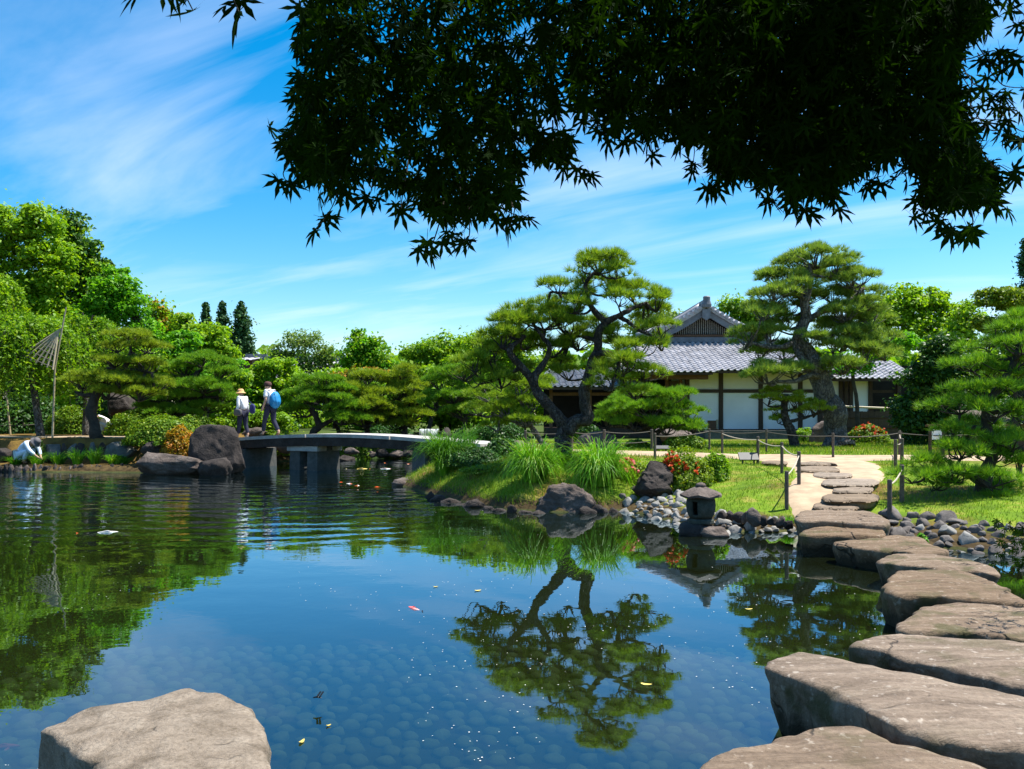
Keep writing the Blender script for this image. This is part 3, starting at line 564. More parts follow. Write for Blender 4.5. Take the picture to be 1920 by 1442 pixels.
def pine(name, label, Y, paths, pads, mat, dens=42, ln=.13, wd=.012, m=15, seed=1, base=None, bark='bark', group='garden pines', cat='pine tree', seg=12):
    r = np.random.default_rng(seed); u = Y / F
    b0 = paths[0][0][0]; bw = W(b0[0], b0[1], Y + (b0[2] if len(b0) > 2 else 0)); zg = gz(bw[0], bw[1]); root = thing(name, label, cat, (bw[0], bw[1], zg), group)
    tips = []; first = True
    for pth, r0, r1 in paths:
        Q = np.array([W(q[0], q[1], Y + (q[2] if len(q) > 2 else 0)) for q in pth])
        if first: Q = np.vstack([[Q[0][0], Q[0][1], min(zg - .15, Q[0][2] - .15)], Q])
        n = max(8, len(Q) * 6); C = cr_path(Q, n); rr = np.interp(np.linspace(0, 1, n)**.85, [0, 1], [r0 * u, r1 * u])
        if first: rr = rr * (1 + .55 * np.exp(-np.linspace(0, 1, n) * 16))
        wig = (np.stack([vnoise(C * 2.3, seed + k) for k in range(3)], 1) - .5) * rr[:, None] * .9; wig[0] = 0
        MB().tube(C + wig, rr, seg if r0 * u > .06 else 7, .26, seed).build('trunk' if first else 'branch', M[bark], root, smooth=True)
        tips += list(C[2:]); first = False
    tips = np.array(tips); tw = MB()
    for pd in pads:
        cx, cy, hw, hh = pd[:4]; dy = pd[4] if len(pd) > 4 else 0.0; c = W(cx, cy, Y + dy); rx, rz_ = hw * u * 1.1, hh * u * 1.25; ry = rx * (.85 if rx > .4 else 1.0)
        P, A, C = pad_shoots(c, rx, ry, rz_, dens, r); V, Fc = needles(P, A, m, ln, wd, .5, r)
        mesh_np('needle_pad', V, Fc, mat, parent=root)
        # limb from the nearest wood to the pad, then twigs under the dome
        j = np.argmin(np.linalg.norm(tips - (c - np.array((0, 0, rz_ * .3))), axis=1)); a = tips[j]; hub = c - np.array((0, 0, rz_ * .45)); mid = (a + hub) / 2 + np.array((0, 0, -.06)) + r.normal(size=3) * .05 * rx
        br = max(.016, min(.055, rx * .055)); tw.tube(cr_path([a, mid, hub], 9), np.linspace(br * 1.3, br * .8, 9), 6, .15, seed)
        for q in C[r.permutation(len(C))[:14]]:
            k = hub + (q - hub) * .5 + np.array((0, 0, -.10 * rz_)) + r.normal(size=3) * .05; tw.tube(cr_path([hub, k, q], 6), np.linspace(br * .62, br * .22, 6), 5)
    if tw.V: tw.build('twigs', M[bark], root, smooth=True)['kind'] = 'stuff'
    return root
def env_clumps(c, rad, clump, r, fill=.25, back=.55):
    a, b_, d = rad; area = 4 * math.pi * (((a*b_)**1.6 + (a*d)**1.6 + (b_*d)**1.6) / 3)**(1/1.6); K = max(7, int(area / (clump**2 * 1.0)))
    D = rdir(K, r); rr = np.where(r.random(K) < fill, r.uniform(.2, .7, K), r.uniform(.74, 1.02, K))
    k = (D[:, 1] < .35) | (r.random(K) < back); D, rr = D[k], rr[k]; return c + D * rr[:, None] * np.array(rad), D
def broad(name, label, envs, Y, mat, leaf=.16, clump=.5, dens=.6, seed=1, base=None, tr=.16, bark='bark_d', group=None, cat='tree', trunk=True, fill=.25, aspect=.6, squash=.75, extra=None):
    """tree or bush: leaf clumps spread over several ellipsoids (photo pixels), trunk and limbs reaching into them"""
    r = np.random.default_rng(seed); u = Y / F
    e0 = envs[-1]; bx = base if base is not None else e0[0]; X0 = (bx - 960) / F * Y; zg = gz(X0, Y); root = thing(name, label, cat, (X0, Y, zg), group)
    VV = []; FF = []; nb = 0; limbs = []
    for e in envs:
        cx, cy, hw, hh = e[:4]; dy = e[4] if len(e) > 4 else 0; c = W(cx, cy, Y + dy); rad = np.array((hw * u, max(.35, hw * u * .8), hh * u)); cl = min(clump, rad.min() * .7)
        C, D = env_clumps(c, np.maximum(rad - cl * .6, .1), cl, r, fill); limbs.append((c, C))
        n = max(12, int(dens * 4 * math.pi * cl**2 / (leaf**2 * aspect * .5) * .55)); cs = cl * r.uniform(.5, 1.35, len(C)); idx = np.repeat(np.arange(len(C)), n)
        L_ = rdir(len(idx), r); rr = np.where(r.random(len(idx)) < .25, np.abs(r.normal(size=len(idx))) * .85, r.uniform(.35, 1, len(idx))**.6); P = C[idx] + L_ * (cs[idx] * rr)[:, None] * np.array((1.1, 1.1, squash))
        P[:, 2] = np.maximum(P[:, 2], zg + .05)
        Nn = unit(L_ * .6 + np.array((0, 0, .55)) + r.normal(size=P.shape) * .55); V, Fc = leaf_quads(P, Nn, leaf, aspect, .16, r); VV.append(V); FF.append(Fc + nb); nb += len(V)
    V = np.vstack(VV); mesh_np('crown', V, np.vstack(FF), M[mat], parent=root)
    if extra:
        mt, frac, sz = extra; allC = V.reshape(-1, 4, 3).mean(1); top = allC[(vnoise(allC * 1.6, seed) > .5)]; k = top[r.permutation(len(top))[:int(len(allC) * frac)]]
        V, Fc = leaf_quads(k + rdir(len(k), r) * .05 + np.array((0, -.03, .04)), unit(rdir(len(k), r) + np.array((0, -.4, .6))), sz, .8, .2, r); mesh_np('blossom' if 'petal' in mt else 'tinted_leaves', V, Fc, M[mt], parent=root)
    if trunk:
        tb = MB(); cen = limbs[-1][0]; top = limbs[0][0]; mid = np.array((X0 * .6 + cen[0] * .4, Y, zg + (cen[2] - zg) * .55))
        C = cr_path([(X0, Y, zg - .15), mid, cen, top] if len(envs) > 1 else [(X0, Y, zg - .15), mid, cen], 22); tb.tube(C, np.linspace(tr, tr * .3, 22), 9, .12, seed); tb.build('trunk', M[bark], root, smooth=True)
        lb = MB()
        for c, Cs in limbs:
            j = np.argmin(np.linalg.norm(C - c, axis=1)); lb.tube(cr_path([C[max(0, j-4)], (C[j] + c) / 2, c], 7), np.linspace(tr * .5, tr * .25, 7), 6)
            for q in Cs[r.permutation(len(Cs))[:12]]:
                lb.tube(cr_path([c, (c + q) / 2 + r.normal(size=3) * .12, q], 6), np.linspace(tr * .25, tr * .06, 6), 5)
        lb.build('limbs', M[bark], root, smooth=True)['kind'] = 'stuff'
    return root
def shrub(name, label, cx, pyb, hw, hh, Y, mat, leaf=.075, dens=1.0, seed=1, flower=None, group=None, cat='shrub', lump=.25, depth=.8):
    """clipped or mounded bush: leaves on a lumpy dome resting on the ground, with a few stems"""
    r = np.random.default_rng(seed); u = Y / F; X0 = (cx - 960) / F * Y; zg = gz(X0, Y); rx, ry, H = hw * u, hw * u * depth, max(.15, CZ - (pyb - hh - HY) * u - zg); root = thing(name, label, cat, (X0, Y, zg), group)
    area = 2 * math.pi * ((rx*ry)**1.6 / 3 + (rx*H)**1.6 / 3 + (ry*H)**1.6 / 3)**(1/1.6); n = int(dens * area / (leaf**2 * .3) * 2.6)
    D = rdir(n, r); D[:, 2] = np.abs(D[:, 2]); lum = 1 + lump * (fbm(D * 2.6, seed, 3) - .5) * 2; rr = r.uniform(.72, 1.0, n)**.7 * lum
    P = D * rr[:, None] * np.array((rx, ry, H)) + np.array((X0, Y, zg)); Nn = unit(D * .7 + np.array((0, 0, .3)) + r.normal(size=P.shape) * .5); V, Fc = leaf_quads(P, Nn, leaf, .6, .15, r)
    mesh_np('foliage', V, Fc, M[mat], parent=root)
    st = MB()
    for k in range(7):
        a = r.uniform(0, 6.28); q = np.array((X0 + math.cos(a) * rx * .6, Y + math.sin(a) * ry * .6, zg + H * .7)); st.tube(cr_path([(X0, Y, zg - .05), ((X0*2+q[0])/3, (Y*2+q[1])/3, zg + H * .35), q], 6), np.linspace(.025, .008, 6), 5)
    st.build('stems', M['bark_d'], root)['kind'] = 'stuff'
    if flower:
        mt, nf, sz, box_ = flower; k = P[(D[:, 1] < .35) & (vnoise(P * 2.4, seed + 2) > .52)]; k = k[(k[:, 0] > X0 + rx * box_[0]) & (k[:, 0] < X0 + rx * box_[1]) & (k[:, 2] > zg + H * .35)]
        k = k[r.permutation(len(k))[:nf]]; k = np.repeat(k, 5, 0); V, Fc = leaf_quads(k + rdir(len(k), r) * sz * .4 + np.array((0, -.03, .03)), unit(rdir(len(k), r) + np.array((0, -.5, .6))), sz, .8, .2, r)
        mesh_np('blossom', V, Fc, M[mt], parent=root)
    return root
def sedge(name, label, cx, pyb, hw, hh, Y, mat, nb=260, seed=1, wd=.014, group=None, arch=1.0):
    """clump of long arching blades"""
    r = np.random.default_rng(seed); u = Y / F; X0 = (cx - 960) / F * Y; zg = gz(X0, Y); root_z = zg; Ln = hh * u; Rr = hw * u
    th = r.uniform(0, 2*math.pi, nb); o_ = r.uniform(.3, 1.05, nb); H = Ln * r.uniform(.55, 1.05, nb); S_ = 6; ts = np.linspace(0, 1, S_); V = np.empty((nb, S_, 2, 3))
    bx = X0 + np.cos(th) * Rr * .30 * r.random(nb); by = Y + np.sin(th) * Rr * .30 * r.random(nb); drop = arch * r.uniform(.05, 1.35, nb) * o_; th2 = th + r.normal(size=nb) * .5
    for i, t_ in enumerate(ts):
        ta = th + (th2 - th) * t_; x = bx + np.cos(ta) * Rr * o_ * t_**1.25; y = by + np.sin(ta) * Rr * .8 * o_ * t_**1.25; z = zg - .03 + H * (1.9 * t_ - (0.9 + drop * .75) * t_**2.2)
        wv = wd * (1 - t_)**.6 + .002; s = np.stack([-np.sin(th + .6), np.cos(th + .6), 0*th], 1) * (wv * .5 if np.ndim(wv) == 0 else wv)
        V[:, i, 0] = np.stack([x, y, z], 1) - s; V[:, i, 1] = np.stack([x, y, z], 1) + s
    V = V.reshape(-1, 3); Fc = (np.arange(nb)[:, None, None] * S_ * 2 + np.arange(S_ - 1)[None, :, None] * 2 + np.array((0, 1, 3, 2))[None, None]).reshape(-1, 4)
    o = mesh_np(name, V, Fc, M[mat], loc=(X0, Y, zg)); return tag(o, label, 'grass clump', group)

# ------------------------------------------------------------------ the big twin-trunk pine on the point
pine('garden_pine', 'big black pine with forked twisting trunk on the grassy point', 17.2,
  [([(1056,868),(1055,840),(1056,812),(1060,798)], 17, 15),
   ([(1060,812),(1076,797),(1098,786),(1103,778),(1096,752),(1104,710),(1108,680,.1),(1122,656,.1),(1123,624,0),(1133,604,0),(1119,590,-.1),(1104,567,0),(1098,540,.1),(1106,520,0),(1118,508)], 15, 3),
   ([(1058,812),(1050,795),(1035,768),(1009,737),(995,714),(975,687,-.1),(957,664,-.2),(959,650,-.2),(972,640),(985,630)], 13, 3),
   ([(1000,725),(1003,706),(1014,690,.1),(1028,667,.1),(1031,648,0),(1020,636,.1),(1010,622)], 8, 3),
   ([(1130,606),(1150,595,-.1),(1177,583,-.2),(1192,575,-.1),(1212,568)], 7, 2.5),
   ([(1160,593),(1178,604,-.2),(1203,622,-.4),(1235,634,-.5)], 5, 2),
   ([(1112,668),(1140,662,-.3),(1160,672,-.5),(1158,695,-.6),(1150,712,-.6)], 6, 2),
   ([(1104,700),(1130,690,.4),(1165,676,.6)], 5, 2),
   ([(1098,545),(1080,551,.1),(1050,549,.2),(1032,548,.2)], 4, 2),
   ([(974,690),(955,700,.2),(930,712,.4)], 5, 2),
   ([(1122,640),(1095,632,.5),(1070,630,.8)], 5, 2)],
  [(1122,503,58,22),(1092,512,26,14,.5),(1155,515,30,14,-.3),(1048,543,36,16),(1090,562,40,16,.4),(1075,580,34,14,-.3),(1188,556,40,20,.3),(1232,572,42,22),(1160,565,30,18,-.2),
   (1240,627,42,22,-.3),(1205,612,34,18,.4),(1072,618,46,18,.7),(1085,648,42,17,.9),(1020,608,54,20,.2),(975,615,46,20),(940,640,44,22,-.1),(1010,640,36,15,.9),(918,668,40,20,.3),(965,668,30,14,.8),
   (1196,660,46,18,-.3),(1160,650,34,14,.5),(1170,690,44,20,-.6),(1140,722,40,18,-.6),(1205,706,40,17,.3),(1045,690,36,16,1.0),(900,708,42,22,.5),(940,720,36,16,.3),(1060,660,28,14,.9),(1155,632,44,18,.4),(1125,690,34,16,.8),(1065,705,36,16,.9),(1035,662,40,17,.9),(1178,722,34,16,.5),(985,648,34,15,.6),(995,590,44,18,.3),(950,612,40,18,.4),(1045,600,44,18,.5),(925,648,40,20,.6),(890,690,38,18,.2),(975,702,34,15,.7),(1105,535,40,16,.5),(1140,545,34,15,.4),(1215,590,40,17,.4),(1240,650,30,14,.1),(1190,740,34,15,.2),(1020,575,34,14,.7),(1120,610,34,14,.8)],
  M['needle'], dens=40, ln=.165, wd=.012, m=15, seed=5, seg=16)
# ------------------------------------------------------------------ the tall pine in front of the house
pine('garden_pine', 'tall grey-trunked pine leaning left in front of the white house wall', 26.5,
  [([(1566,838),(1562,800),(1552,750),(1545,715),(1530,690),(1510,660),(1500,635),(1510,600),(1512,560),(1518,520),(1520,495)], 27, 4),
   ([(1540,705),(1515,690,-.2),(1500,668,-.3),(1492,645,-.2),(1500,625,-.2)], 9, 5),
   ([(1545,712),(1520,705,-.4),(1490,716,-.8),(1455,716,-1)], 7, 3),
   ([(1500,640),(1470,650,-.3),(1430,648,-.5),(1405,640,-.5)], 6, 2.5),
   ([(1512,600),(1550,580,-.2),(1590,565,-.2),(1620,540,0)], 6, 2.5),
   ([(1505,625),(1545,635,.2),(1590,650,.2),(1620,640,.3)], 6, 2.5),
   ([(1513,560),(1480,548,.2),(1450,540,.2)], 5, 2),
   ([(1530,690),(1570,680,-.4),(1610,690,-.6)], 6, 2.5)],
  [(1530,490,62,24),(1490,500,34,16,.5),(1570,508,34,16,-.3),(1460,528,44,20,.2),(1520,530,40,16,.7),(1600,530,44,22),(1622,560,36,20,.3),(1450,562,44,20,-.2),(1500,566,40,16,.8),(1560,560,38,18,.6),(1430,590,40,18),(1585,592,42,20,-.2),(1635,600,40,20,.2),
   (1480,608,38,16,.7),(1405,638,38,20,-.4),(1445,632,34,16,-.2),(1545,618,38,17,.8),(1610,632,44,22,0),(1655,640,36,18,.4),(1575,650,40,18,.6),(1425,665,34,16,.3),(1470,668,36,15,.5),(1620,672,44,20,-.4),(1580,692,40,17,-.7),(1440,708,46,20,-1),(1485,700,34,15,-.7),(1395,648,26,14,.3),(1660,668,30,16,.3)] + [(1535 + 118 * math.cos(2.4 * q) * (q / 20)**.5, 590 + 92 * math.sin(2.4 * q) * (q / 20)**.5, 30, 13, .9 * math.sin(5.1 * q)) for q in range(3, 20)],
  M['needle_g'], dens=30, ln=.20, wd=.017, m=12, seed=9, bark='bark_l', seg=16)
pine('garden_pine', 'small pine with one bare leaning stem and flat pads by the house wall', 26.0,
  [([(1492,842),(1484,812),(1474,785),(1470,760),(1472,738)], 11, 6), ([(1478,790),(1500,785),(1535,775)], 4, 2)],
  [(1460,742,36,14),(1440,755,28,12,-.2),(1490,760,30,13,-.1),(1530,770,28,12,-.2),(1505,778,26,11,.2),(1450,775,26,10,.3),(1462,790,20,8,.2),(1520,762,18,10,.3)], M['needle_b'], dens=46, ln=.11, wd=.013, m=13, seed=12, bark='bark')
pine('garden_pine', 'low spreading bushy pine left of the white house wall', 24.5,
  [([(1235,832),(1225,815),(1210,800),(1190,780)], 9, 4), ([(1225,815),(1255,800),(1290,795)], 5, 2), ([(1210,805),(1170,800),(1140,800)], 5, 2)],
  [(1255,750,46,20),(1200,748,40,18,.3),(1165,768,40,18),(1225,778,46,20,-.3),(1285,785,40,20),(1300,810,36,16,-.2),(1250,806,40,16,-.4),(1140,795,34,18,.1),(1190,800,40,16,-.2),(1275,765,30,16,.4)], M['needle_d'], dens=46, ln=.15, wd=.014, m=14, seed=14)
pine('garden_pine', 'pine with a slanting pale trunk behind the left limb of the big pine', 26.5,
  [([(1030,848),(1012,822),(998,800),(985,770),(970,745)], 7, 3), ([(998,800),(960,790),(930,780)], 4, 2)],
  [(975,735,46,18),(920,745,40,17),(1000,762,36,14),(948,775,44,16,-.2),(900,772,36,14,.3),(985,795,38,14,-.2),(1010,722,34,14,.4),(930,802,30,12,.1)], M['needle'], dens=40, ln=.14, wd=.014, m=13, seed=16, bark='bark_l')
pine('garden_pine', 'shaded pine over the small waterfall right of the bridge', 31,
  [([(862,850),(868,815),(872,780),(860,745)], 5, 3), ([(872,790),(840,770),(815,762)], 4, 2)],
  [(870,705,48,18),(825,725,40,16),(905,728,36,15,.2),(850,748,46,16,-.2),(820,762,36,13),(895,765,34,14),(868,778,36,12,-.2)], M['needle_d'], dens=36, ln=.16, wd=.018, m=12, seed=18, bark='bark_d')
pine('garden_pine', 'dark-trunked crooked pine behind the middle of the bridge', 32,
  [([(588,815),(598,800),(594,780),(585,765),(600,750),(615,735)], 9, 4), ([(598,800),(625,785),(632,770)], 5, 3)],
  [(605,722,44,15),(635,740,40,15),(580,748,40,16),(615,760,46,16,-.3),(650,770,36,14),(570,775,34,13,.2),(640,790,40,13,-.2),(600,738,40,14,.4)], M['needle_d'], dens=38, ln=.16, wd=.018, m=12, seed=20, bark='bark_d')
pine('garden_pine', 'yellowish pine with slanting trunk above the far bank', 33,
  [([(635,812),(628,795),(640,770),(672,745)], 5, 3), ([(690,815),(688,780),(690,740)], 5, 3)],
  [(690,716,36,16),(672,738,40,16),(705,745,38,15),(690,765,48,16,-.2),(660,775,40,14),(715,782,40,14),(685,795,46,13,-.3)], M['needle_b'], dens=38, ln=.16, wd=.018, m=12, seed=22)
pine('garden_pine', 'cone-shaped yellowish pine right of the other far-bank pines', 33.5,
  [([(758,822),(760,780),(758,730),(760,700)], 6, 3)],
  [(760,698,22,12),(755,715,32,13),(772,730,36,14),(745,742,34,13,-.2),(768,758,42,14),(740,770,38,13,.1),(770,784,44,14,-.2),(748,800,42,12)], M['needle_b'], dens=40, ln=.16, wd=.018, m=12, seed=24)
pine('garden_pine', 'flat-layered pine with stout dark trunk on the left bank', 26.4,
  [([(180,826),(178,800),(172,775),(180,745),(196,720),(232,690),(246,660)], 14, 4), ([(184,740),(160,742),(140,735)], 6, 2.5), ([(230,692),(262,695),(285,700)], 4, 2), ([(232,690),(215,690),(200,690)], 4, 2)],
  [(245,640,44,14),(220,655,34,12,.2),(275,655,36,12),(215,682,40,13),(270,690,42,14,-.1),(185,712,48,15),(155,722,36,14),(225,722,46,15,-.2),(260,745,44,14),(290,725,36,13,.2),(205,742,44,12,-.1),(250,705,36,12,.4)], M['needle_b'], dens=42, ln=.14, wd=.015, m=13, seed=26, bark='bark_d')
pine('garden_pine', 'green flat-layered pine between the left bank and the tall boulder', 29.5,
  [([(322,815),(326,790),(335,765),(350,730),(372,695)], 9, 4), ([(335,765),(300,755),(285,750)], 5, 2), ([(345,745),(390,745),(420,740)], 5, 2)],
  [(380,682,44,14),(350,698,44,14,.2),(410,705,42,14),(330,722,48,14),(385,730,52,15,-.2),(300,748,44,14),(345,752,46,13,-.1),(410,752,44,14,.1),(290,770,36,12,.1),(330,778,44,12,-.2),(385,768,40,12,.2)], M['needle_d'], dens=40, ln=.15, wd=.016, m=13, seed=28, bark='bark_d')
pine('garden_pine', 'spreading layered pine at the right edge beside the stepping stones', 13.4,
  [([(1846,962),(1838,925),(1845,885),(1862,850),(1850,800),(1852,760),(1880,715),(1905,670),(1915,625)], 17, 4), ([(1838,905),(1800,885,-.3),(1750,880,-.5)], 8, 3), ([(1850,800),(1820,802),(1780,790)], 6, 2.5), ([(1855,850),(1900,845),(1940,840)], 8, 4), ([(1852,775),(1890,770),(1930,760)], 6, 3)],
  [(1930,612,54,20,.4),(1893,632,46,17,.2),(1855,655,44,15,.4),(1915,655,50,17,-.2),(1825,690,40,14,.2),(1905,685,60,18),(1870,708,50,16,.3),(1840,735,50,16),(1915,735,50,18,-.2),(1800,768,50,17),(1870,775,50,16,-.3),(1930,790,46,18),(1830,800,46,13,.4),(1790,815,46,16),(1855,822,40,14,.3),(1900,835,50,16,-.2),(1800,852,54,17,-.3),(1860,862,54,16,.2),(1745,880,46,16,-.4),(1915,880,46,17),(1710,898,36,14,-.5),(1790,895,50,15,-.5),(1860,905,46,15,-.6),(1755,912,38,11,-.2),(1900,920,40,14,.1),(1880,940,36,10,-.4)],
  M['needle_d'], dens=38, ln=.15, wd=.010, m=15, seed=30, bark='bark_d')

# ------------------------------------------------------------------ broadleaf trees, left to right
TG = 'trees around the pond'
broad('broadleaf_tree', 'tall yellow-green tree at the far left edge', [(62,425,50,50),(15,440,50,60),(88,500,58,60),(20,540,70,70),(80,590,66,56),(-50,520,70,100)], 34, 'lf_yel', .17, .5, .75, 101, 40, .2, group=TG)
broad('broadleaf_tree', 'tall dark tree with ragged crown behind the yellow-green one', [(135,435,40,48),(155,500,50,56),(110,560,60,60),(185,545,44,54),(150,620,70,60)], 37, 'lf_mid', .18, .5, .7, 102, 150, .2, group=TG, extra=('lf_dark', .7, .2))
broad('broadleaf_tree', 'bright green maple on the shoulder of the left wood', [(215,535,46,44),(245,575,40,46),(190,590,50,46),(270,620,36,40)], 35, 'lf_bright', .16, .42, .65, 103, 220, .16, group=TG, squash=.5)
broad('broadleaf_tree', 'yellow-green tree with orange leaf tips left of the three cedars', [(292,600,34,42),(330,610,36,36),(310,650,44,40)], 40, 'lf_yel', .18, .45, .6, 104, 310, .14, group=TG, extra=('lf_orange', .22, .18))
broad('maple_tree', 'broad light green maple in front of the three cedars', [(350,605,36,28),(395,630,44,34),(360,650,46,34),(420,655,36,32)], 38, 'lf_yel', .17, .42, .6, 105, 380, .14, group=TG, squash=.5)
broad('maple_tree', 'deep bright green maple above the left flat-layered pines', [(345,640,34,30),(320,672,44,30),(360,690,40,30)], 33, 'lf_bright', .15, .38, .65, 106, 340, .12, group=TG, squash=.5)
for k, (cx, ty, hw, lab) in enumerate([(386,568,16,'shortest of the three dark cedars, leftmost'), (417,566,19,'middle one of the three dark cedars'), (452,567,26,'widest of the three dark cedars, rightmost')]):
    broad('cedar_tree', lab, [(cx,ty+8,hw*.26,12),(cx,ty+19,hw*.48,16),(cx,ty+32,hw*.68,19),(cx,ty+48,hw*.84,22),(cx,ty+68,hw*.96,26),(cx,ty+92,hw*1.05,30)], 72, 'lf_cedar', .30, .45, .8, 110+k, cx, .3, group='three dark cedars', cat='cedar tree')
broad('airy_tree', 'airy grey-green tree with thin twigs above the far roofs', [(570,640,52,32),(530,665,36,30),(610,668,42,34),(575,690,50,30)], 50, 'lf_airy', .17, .5, .20, 115, 575, .14, group=TG, fill=.6)
broad('broadleaf_tree', 'dense round green tree standing alone against the sky', [(686,640,34,26),(690,668,48,34),(665,690,36,26),(722,690,30,26)], 50, 'lf_mid', .22, .55, .75, 116, 690, .16, group=TG, extra=('lf_bright', .4, .22))
broad('broadleaf_tree', 'mid green tree between the round tree and the big pine', [(775,665,34,22),(830,655,52,34),(880,650,40,30),(800,690,50,30)], 46, 'lf_mid', .2, .5, .6, 117, 830, .16, group=TG)
broad('broadleaf_tree', 'yellow-green wood edge behind the left side of the big pine', [(905,660,50,44),(960,650,50,44),(870,690,50,36),(940,710,56,40)], 42, 'lf_yel', .18, .5, .6, 118, 920, .16, group=TG)
broad('maple_tree', 'yellow-green maple behind the walkers on the bridge', [(520,690,46,28),(480,710,44,30),(545,720,40,28),(500,745,50,34)], 36, 'lf_yel', .16, .4, .65, 119, 510, .12, group=TG, squash=.5)
broad('maple_tree', 'low green maple just left of the walkers', [(445,715,34,26),(425,748,34,28),(455,770,34,26)], 34, 'lf_mid', .15, .36, .65, 120, 440, .1, group=TG, squash=.55)
broad('maple_tree', 'small maple with orange-red new leaves above the far-bank pines', [(640,712,40,16),(690,702,44,14),(730,708,36,16)], 40, 'lf_olive', .16, .36, .6, 121, 690, .1, group=TG, squash=.5, extra=('lf_orange', .28, .15))
broad('broadleaf_tree', 'low green tree filling the gap behind the far-bank pines', [(800,705,36,28),(770,735,40,30),(830,740,40,30)], 39, 'lf_mid', .18, .45, .6, 122, 800, .12, group=TG)
broad('broadleaf_tree', 'dark green tree behind the bridge walkers, close to the bank', [(470,790,40,26),(430,800,36,24),(520,795,40,24)], 33.5, 'lf_mid', .14, .36, .6, 123, 470, .08, group=TG)
broad('broadleaf_tree', 'dark tree left of the roof ridge behind the house', [(1385,580,40,28),(1420,600,40,30),(1370,620,40,40)], 52, 'lf_mid', .22, .55, .55, 124, 1390, .16, group=TG)
broad('broadleaf_tree', 'pale tree top showing just left of the house gable', [(1250,600,40,34),(1210,620,40,36)], 56, 'lf_airy', .24, .6, .5, 125, 1230, .16, group=TG)
broad('broadleaf_tree', 'sunlit yellow-green tree right of the leaning pine', [(1690,565,52,38),(1745,560,44,34),(1650,600,50,40),(1720,620,60,44),(1780,600,40,40)], 40, 'lf_yel', .19, .5, .6, 126, 1710, .18, group=TG, squash=.5)
broad('maple_tree', 'light maple reaching over the right wing roof of the house', [(1640,655,50,26),(1690,640,44,26),(1600,690,40,22)], 33, 'lf_bright', .15, .36, .5, 127, 1610, .1, group=TG, squash=.45)
broad('camellia_tree', 'dark glossy evergreen tree right of the house', [(1760,655,52,36),(1735,710,54,46),(1790,700,48,44),(1720,770,50,46),(1770,780,56,50)], 27, 'lf_dark', .14, .4, .8, 128, 1760, .14, group=TG, extra=('lf_mid', .05, .12))
broad('broadleaf_tree', 'yellow tree top between the dark evergreen and the olive tree', [(1815,600,36,40),(1800,640,40,40)], 36, 'lf_yel', .16, .42, .6, 129, 1810, .12, group=TG)
broad('yew_tree', 'olive-green cloud-pruned tree at the right edge', [(1880,560,58,28),(1920,580,50,34),(1850,610,46,24),(1900,640,56,28),(1870,690,50,26),(1935,680,50,40)], 24, 'lf_olive', .09, .26, .8, 130, 1895, .16, group=TG, squash=.5)
broad('cypress_tree', 'narrow dark cypress cut by the right edge of the picture', [(1924,470,10,28),(1924,500,16,36),(1926,545,20,44)], 46, 'lf_cedar', .2, .4, .8, 131, 1926, .16, group=TG)
broad('maple_tree', 'light yellow-green maple filling in behind the layered left pines', [(250,650,44,34),(290,690,50,34),(230,700,50,34)], 32.5, 'lf_yel', .15, .38, .6, 132, 265, .1, group=TG, squash=.5)
broad('maple_tree', 'bright green maple filling in left of the walkers, above the tall boulder', [(420,690,44,28),(390,712,48,28),(450,740,40,26)], 35.5, 'lf_bright', .16, .4, .55, 133, 415, .1, group=TG, squash=.5)
broad('maple_tree', 'yellow-green maple low between the airy tree and the round tree', [(630,705,44,20),(590,722,44,22),(665,722,40,20)], 44, 'lf_yel', .19, .42, .6, 134, 625, .1, group=TG, squash=.5)
# dark wood that closes the view behind
for k, (cx, cy, hw, hh, mt) in enumerate([(-60,620,120,110,'lf_mid'),(60,620,90,100,'lf_mid'),(180,680,80,60,'lf_mid'),(280,690,80,60,'lf_mid'),(420,715,80,40,'lf_mid'),(560,738,80,36,'lf_mid'),(700,735,80,34,'lf_mid'),(840,725,90,44,'lf_mid'),(980,715,80,50,'lf_mid')]):
    broad('broadleaf_tree', 'green background tree low behind the left and middle trees, ' + ORD[k] + ' from the left', [(cx,cy,hw,hh),(cx+20,cy+45,hw,40)], 44 + (k % 3) * 1.5, mt, .26, .7, .5, 140+k, cx, .16, group='background trees under the left and middle crowns', trunk=True)
for k, (cx, cy, hw, hh) in enumerate([(1840,700,80,60),(1930,740,80,80),(2010,650,80,130)]):
    broad('broadleaf_tree', 'green background tree behind the right edge pines, ' + ORD[k] + ' from the left', [(cx,cy,hw,hh),(cx,cy+50,hw,40)], 38, 'lf_mid', .24, .7, .55, 160+k, cx, .16, group='background trees behind the right edge')

# far wood that reads as one mass below the tree tops
r = np.random.default_rng(99); K = 900; C = np.column_stack([r.uniform(-75, 85, K), r.uniform(76, 84, K), np.zeros(K)]); C[:, 2] = .8 + r.random(K)**.7 * (5.6 + 1.6 * vnoise(C * .09, 5)); idx = np.repeat(np.arange(K), 60)
P = C[idx] + rdir(len(idx), r) * r.uniform(.3, 1, len(idx))[:, None] * np.array((1.5, 1.3, 1.0)); V, Fc = leaf_quads(P, unit(rdir(len(P), r) + np.array((0, -.3, .6))), .95, .7, .15, r)
tag(mesh_np('far_wood', V, Fc, M['lf_mid']), 'distant green wood closing the horizon behind the garden', 'wood', kind='stuff')
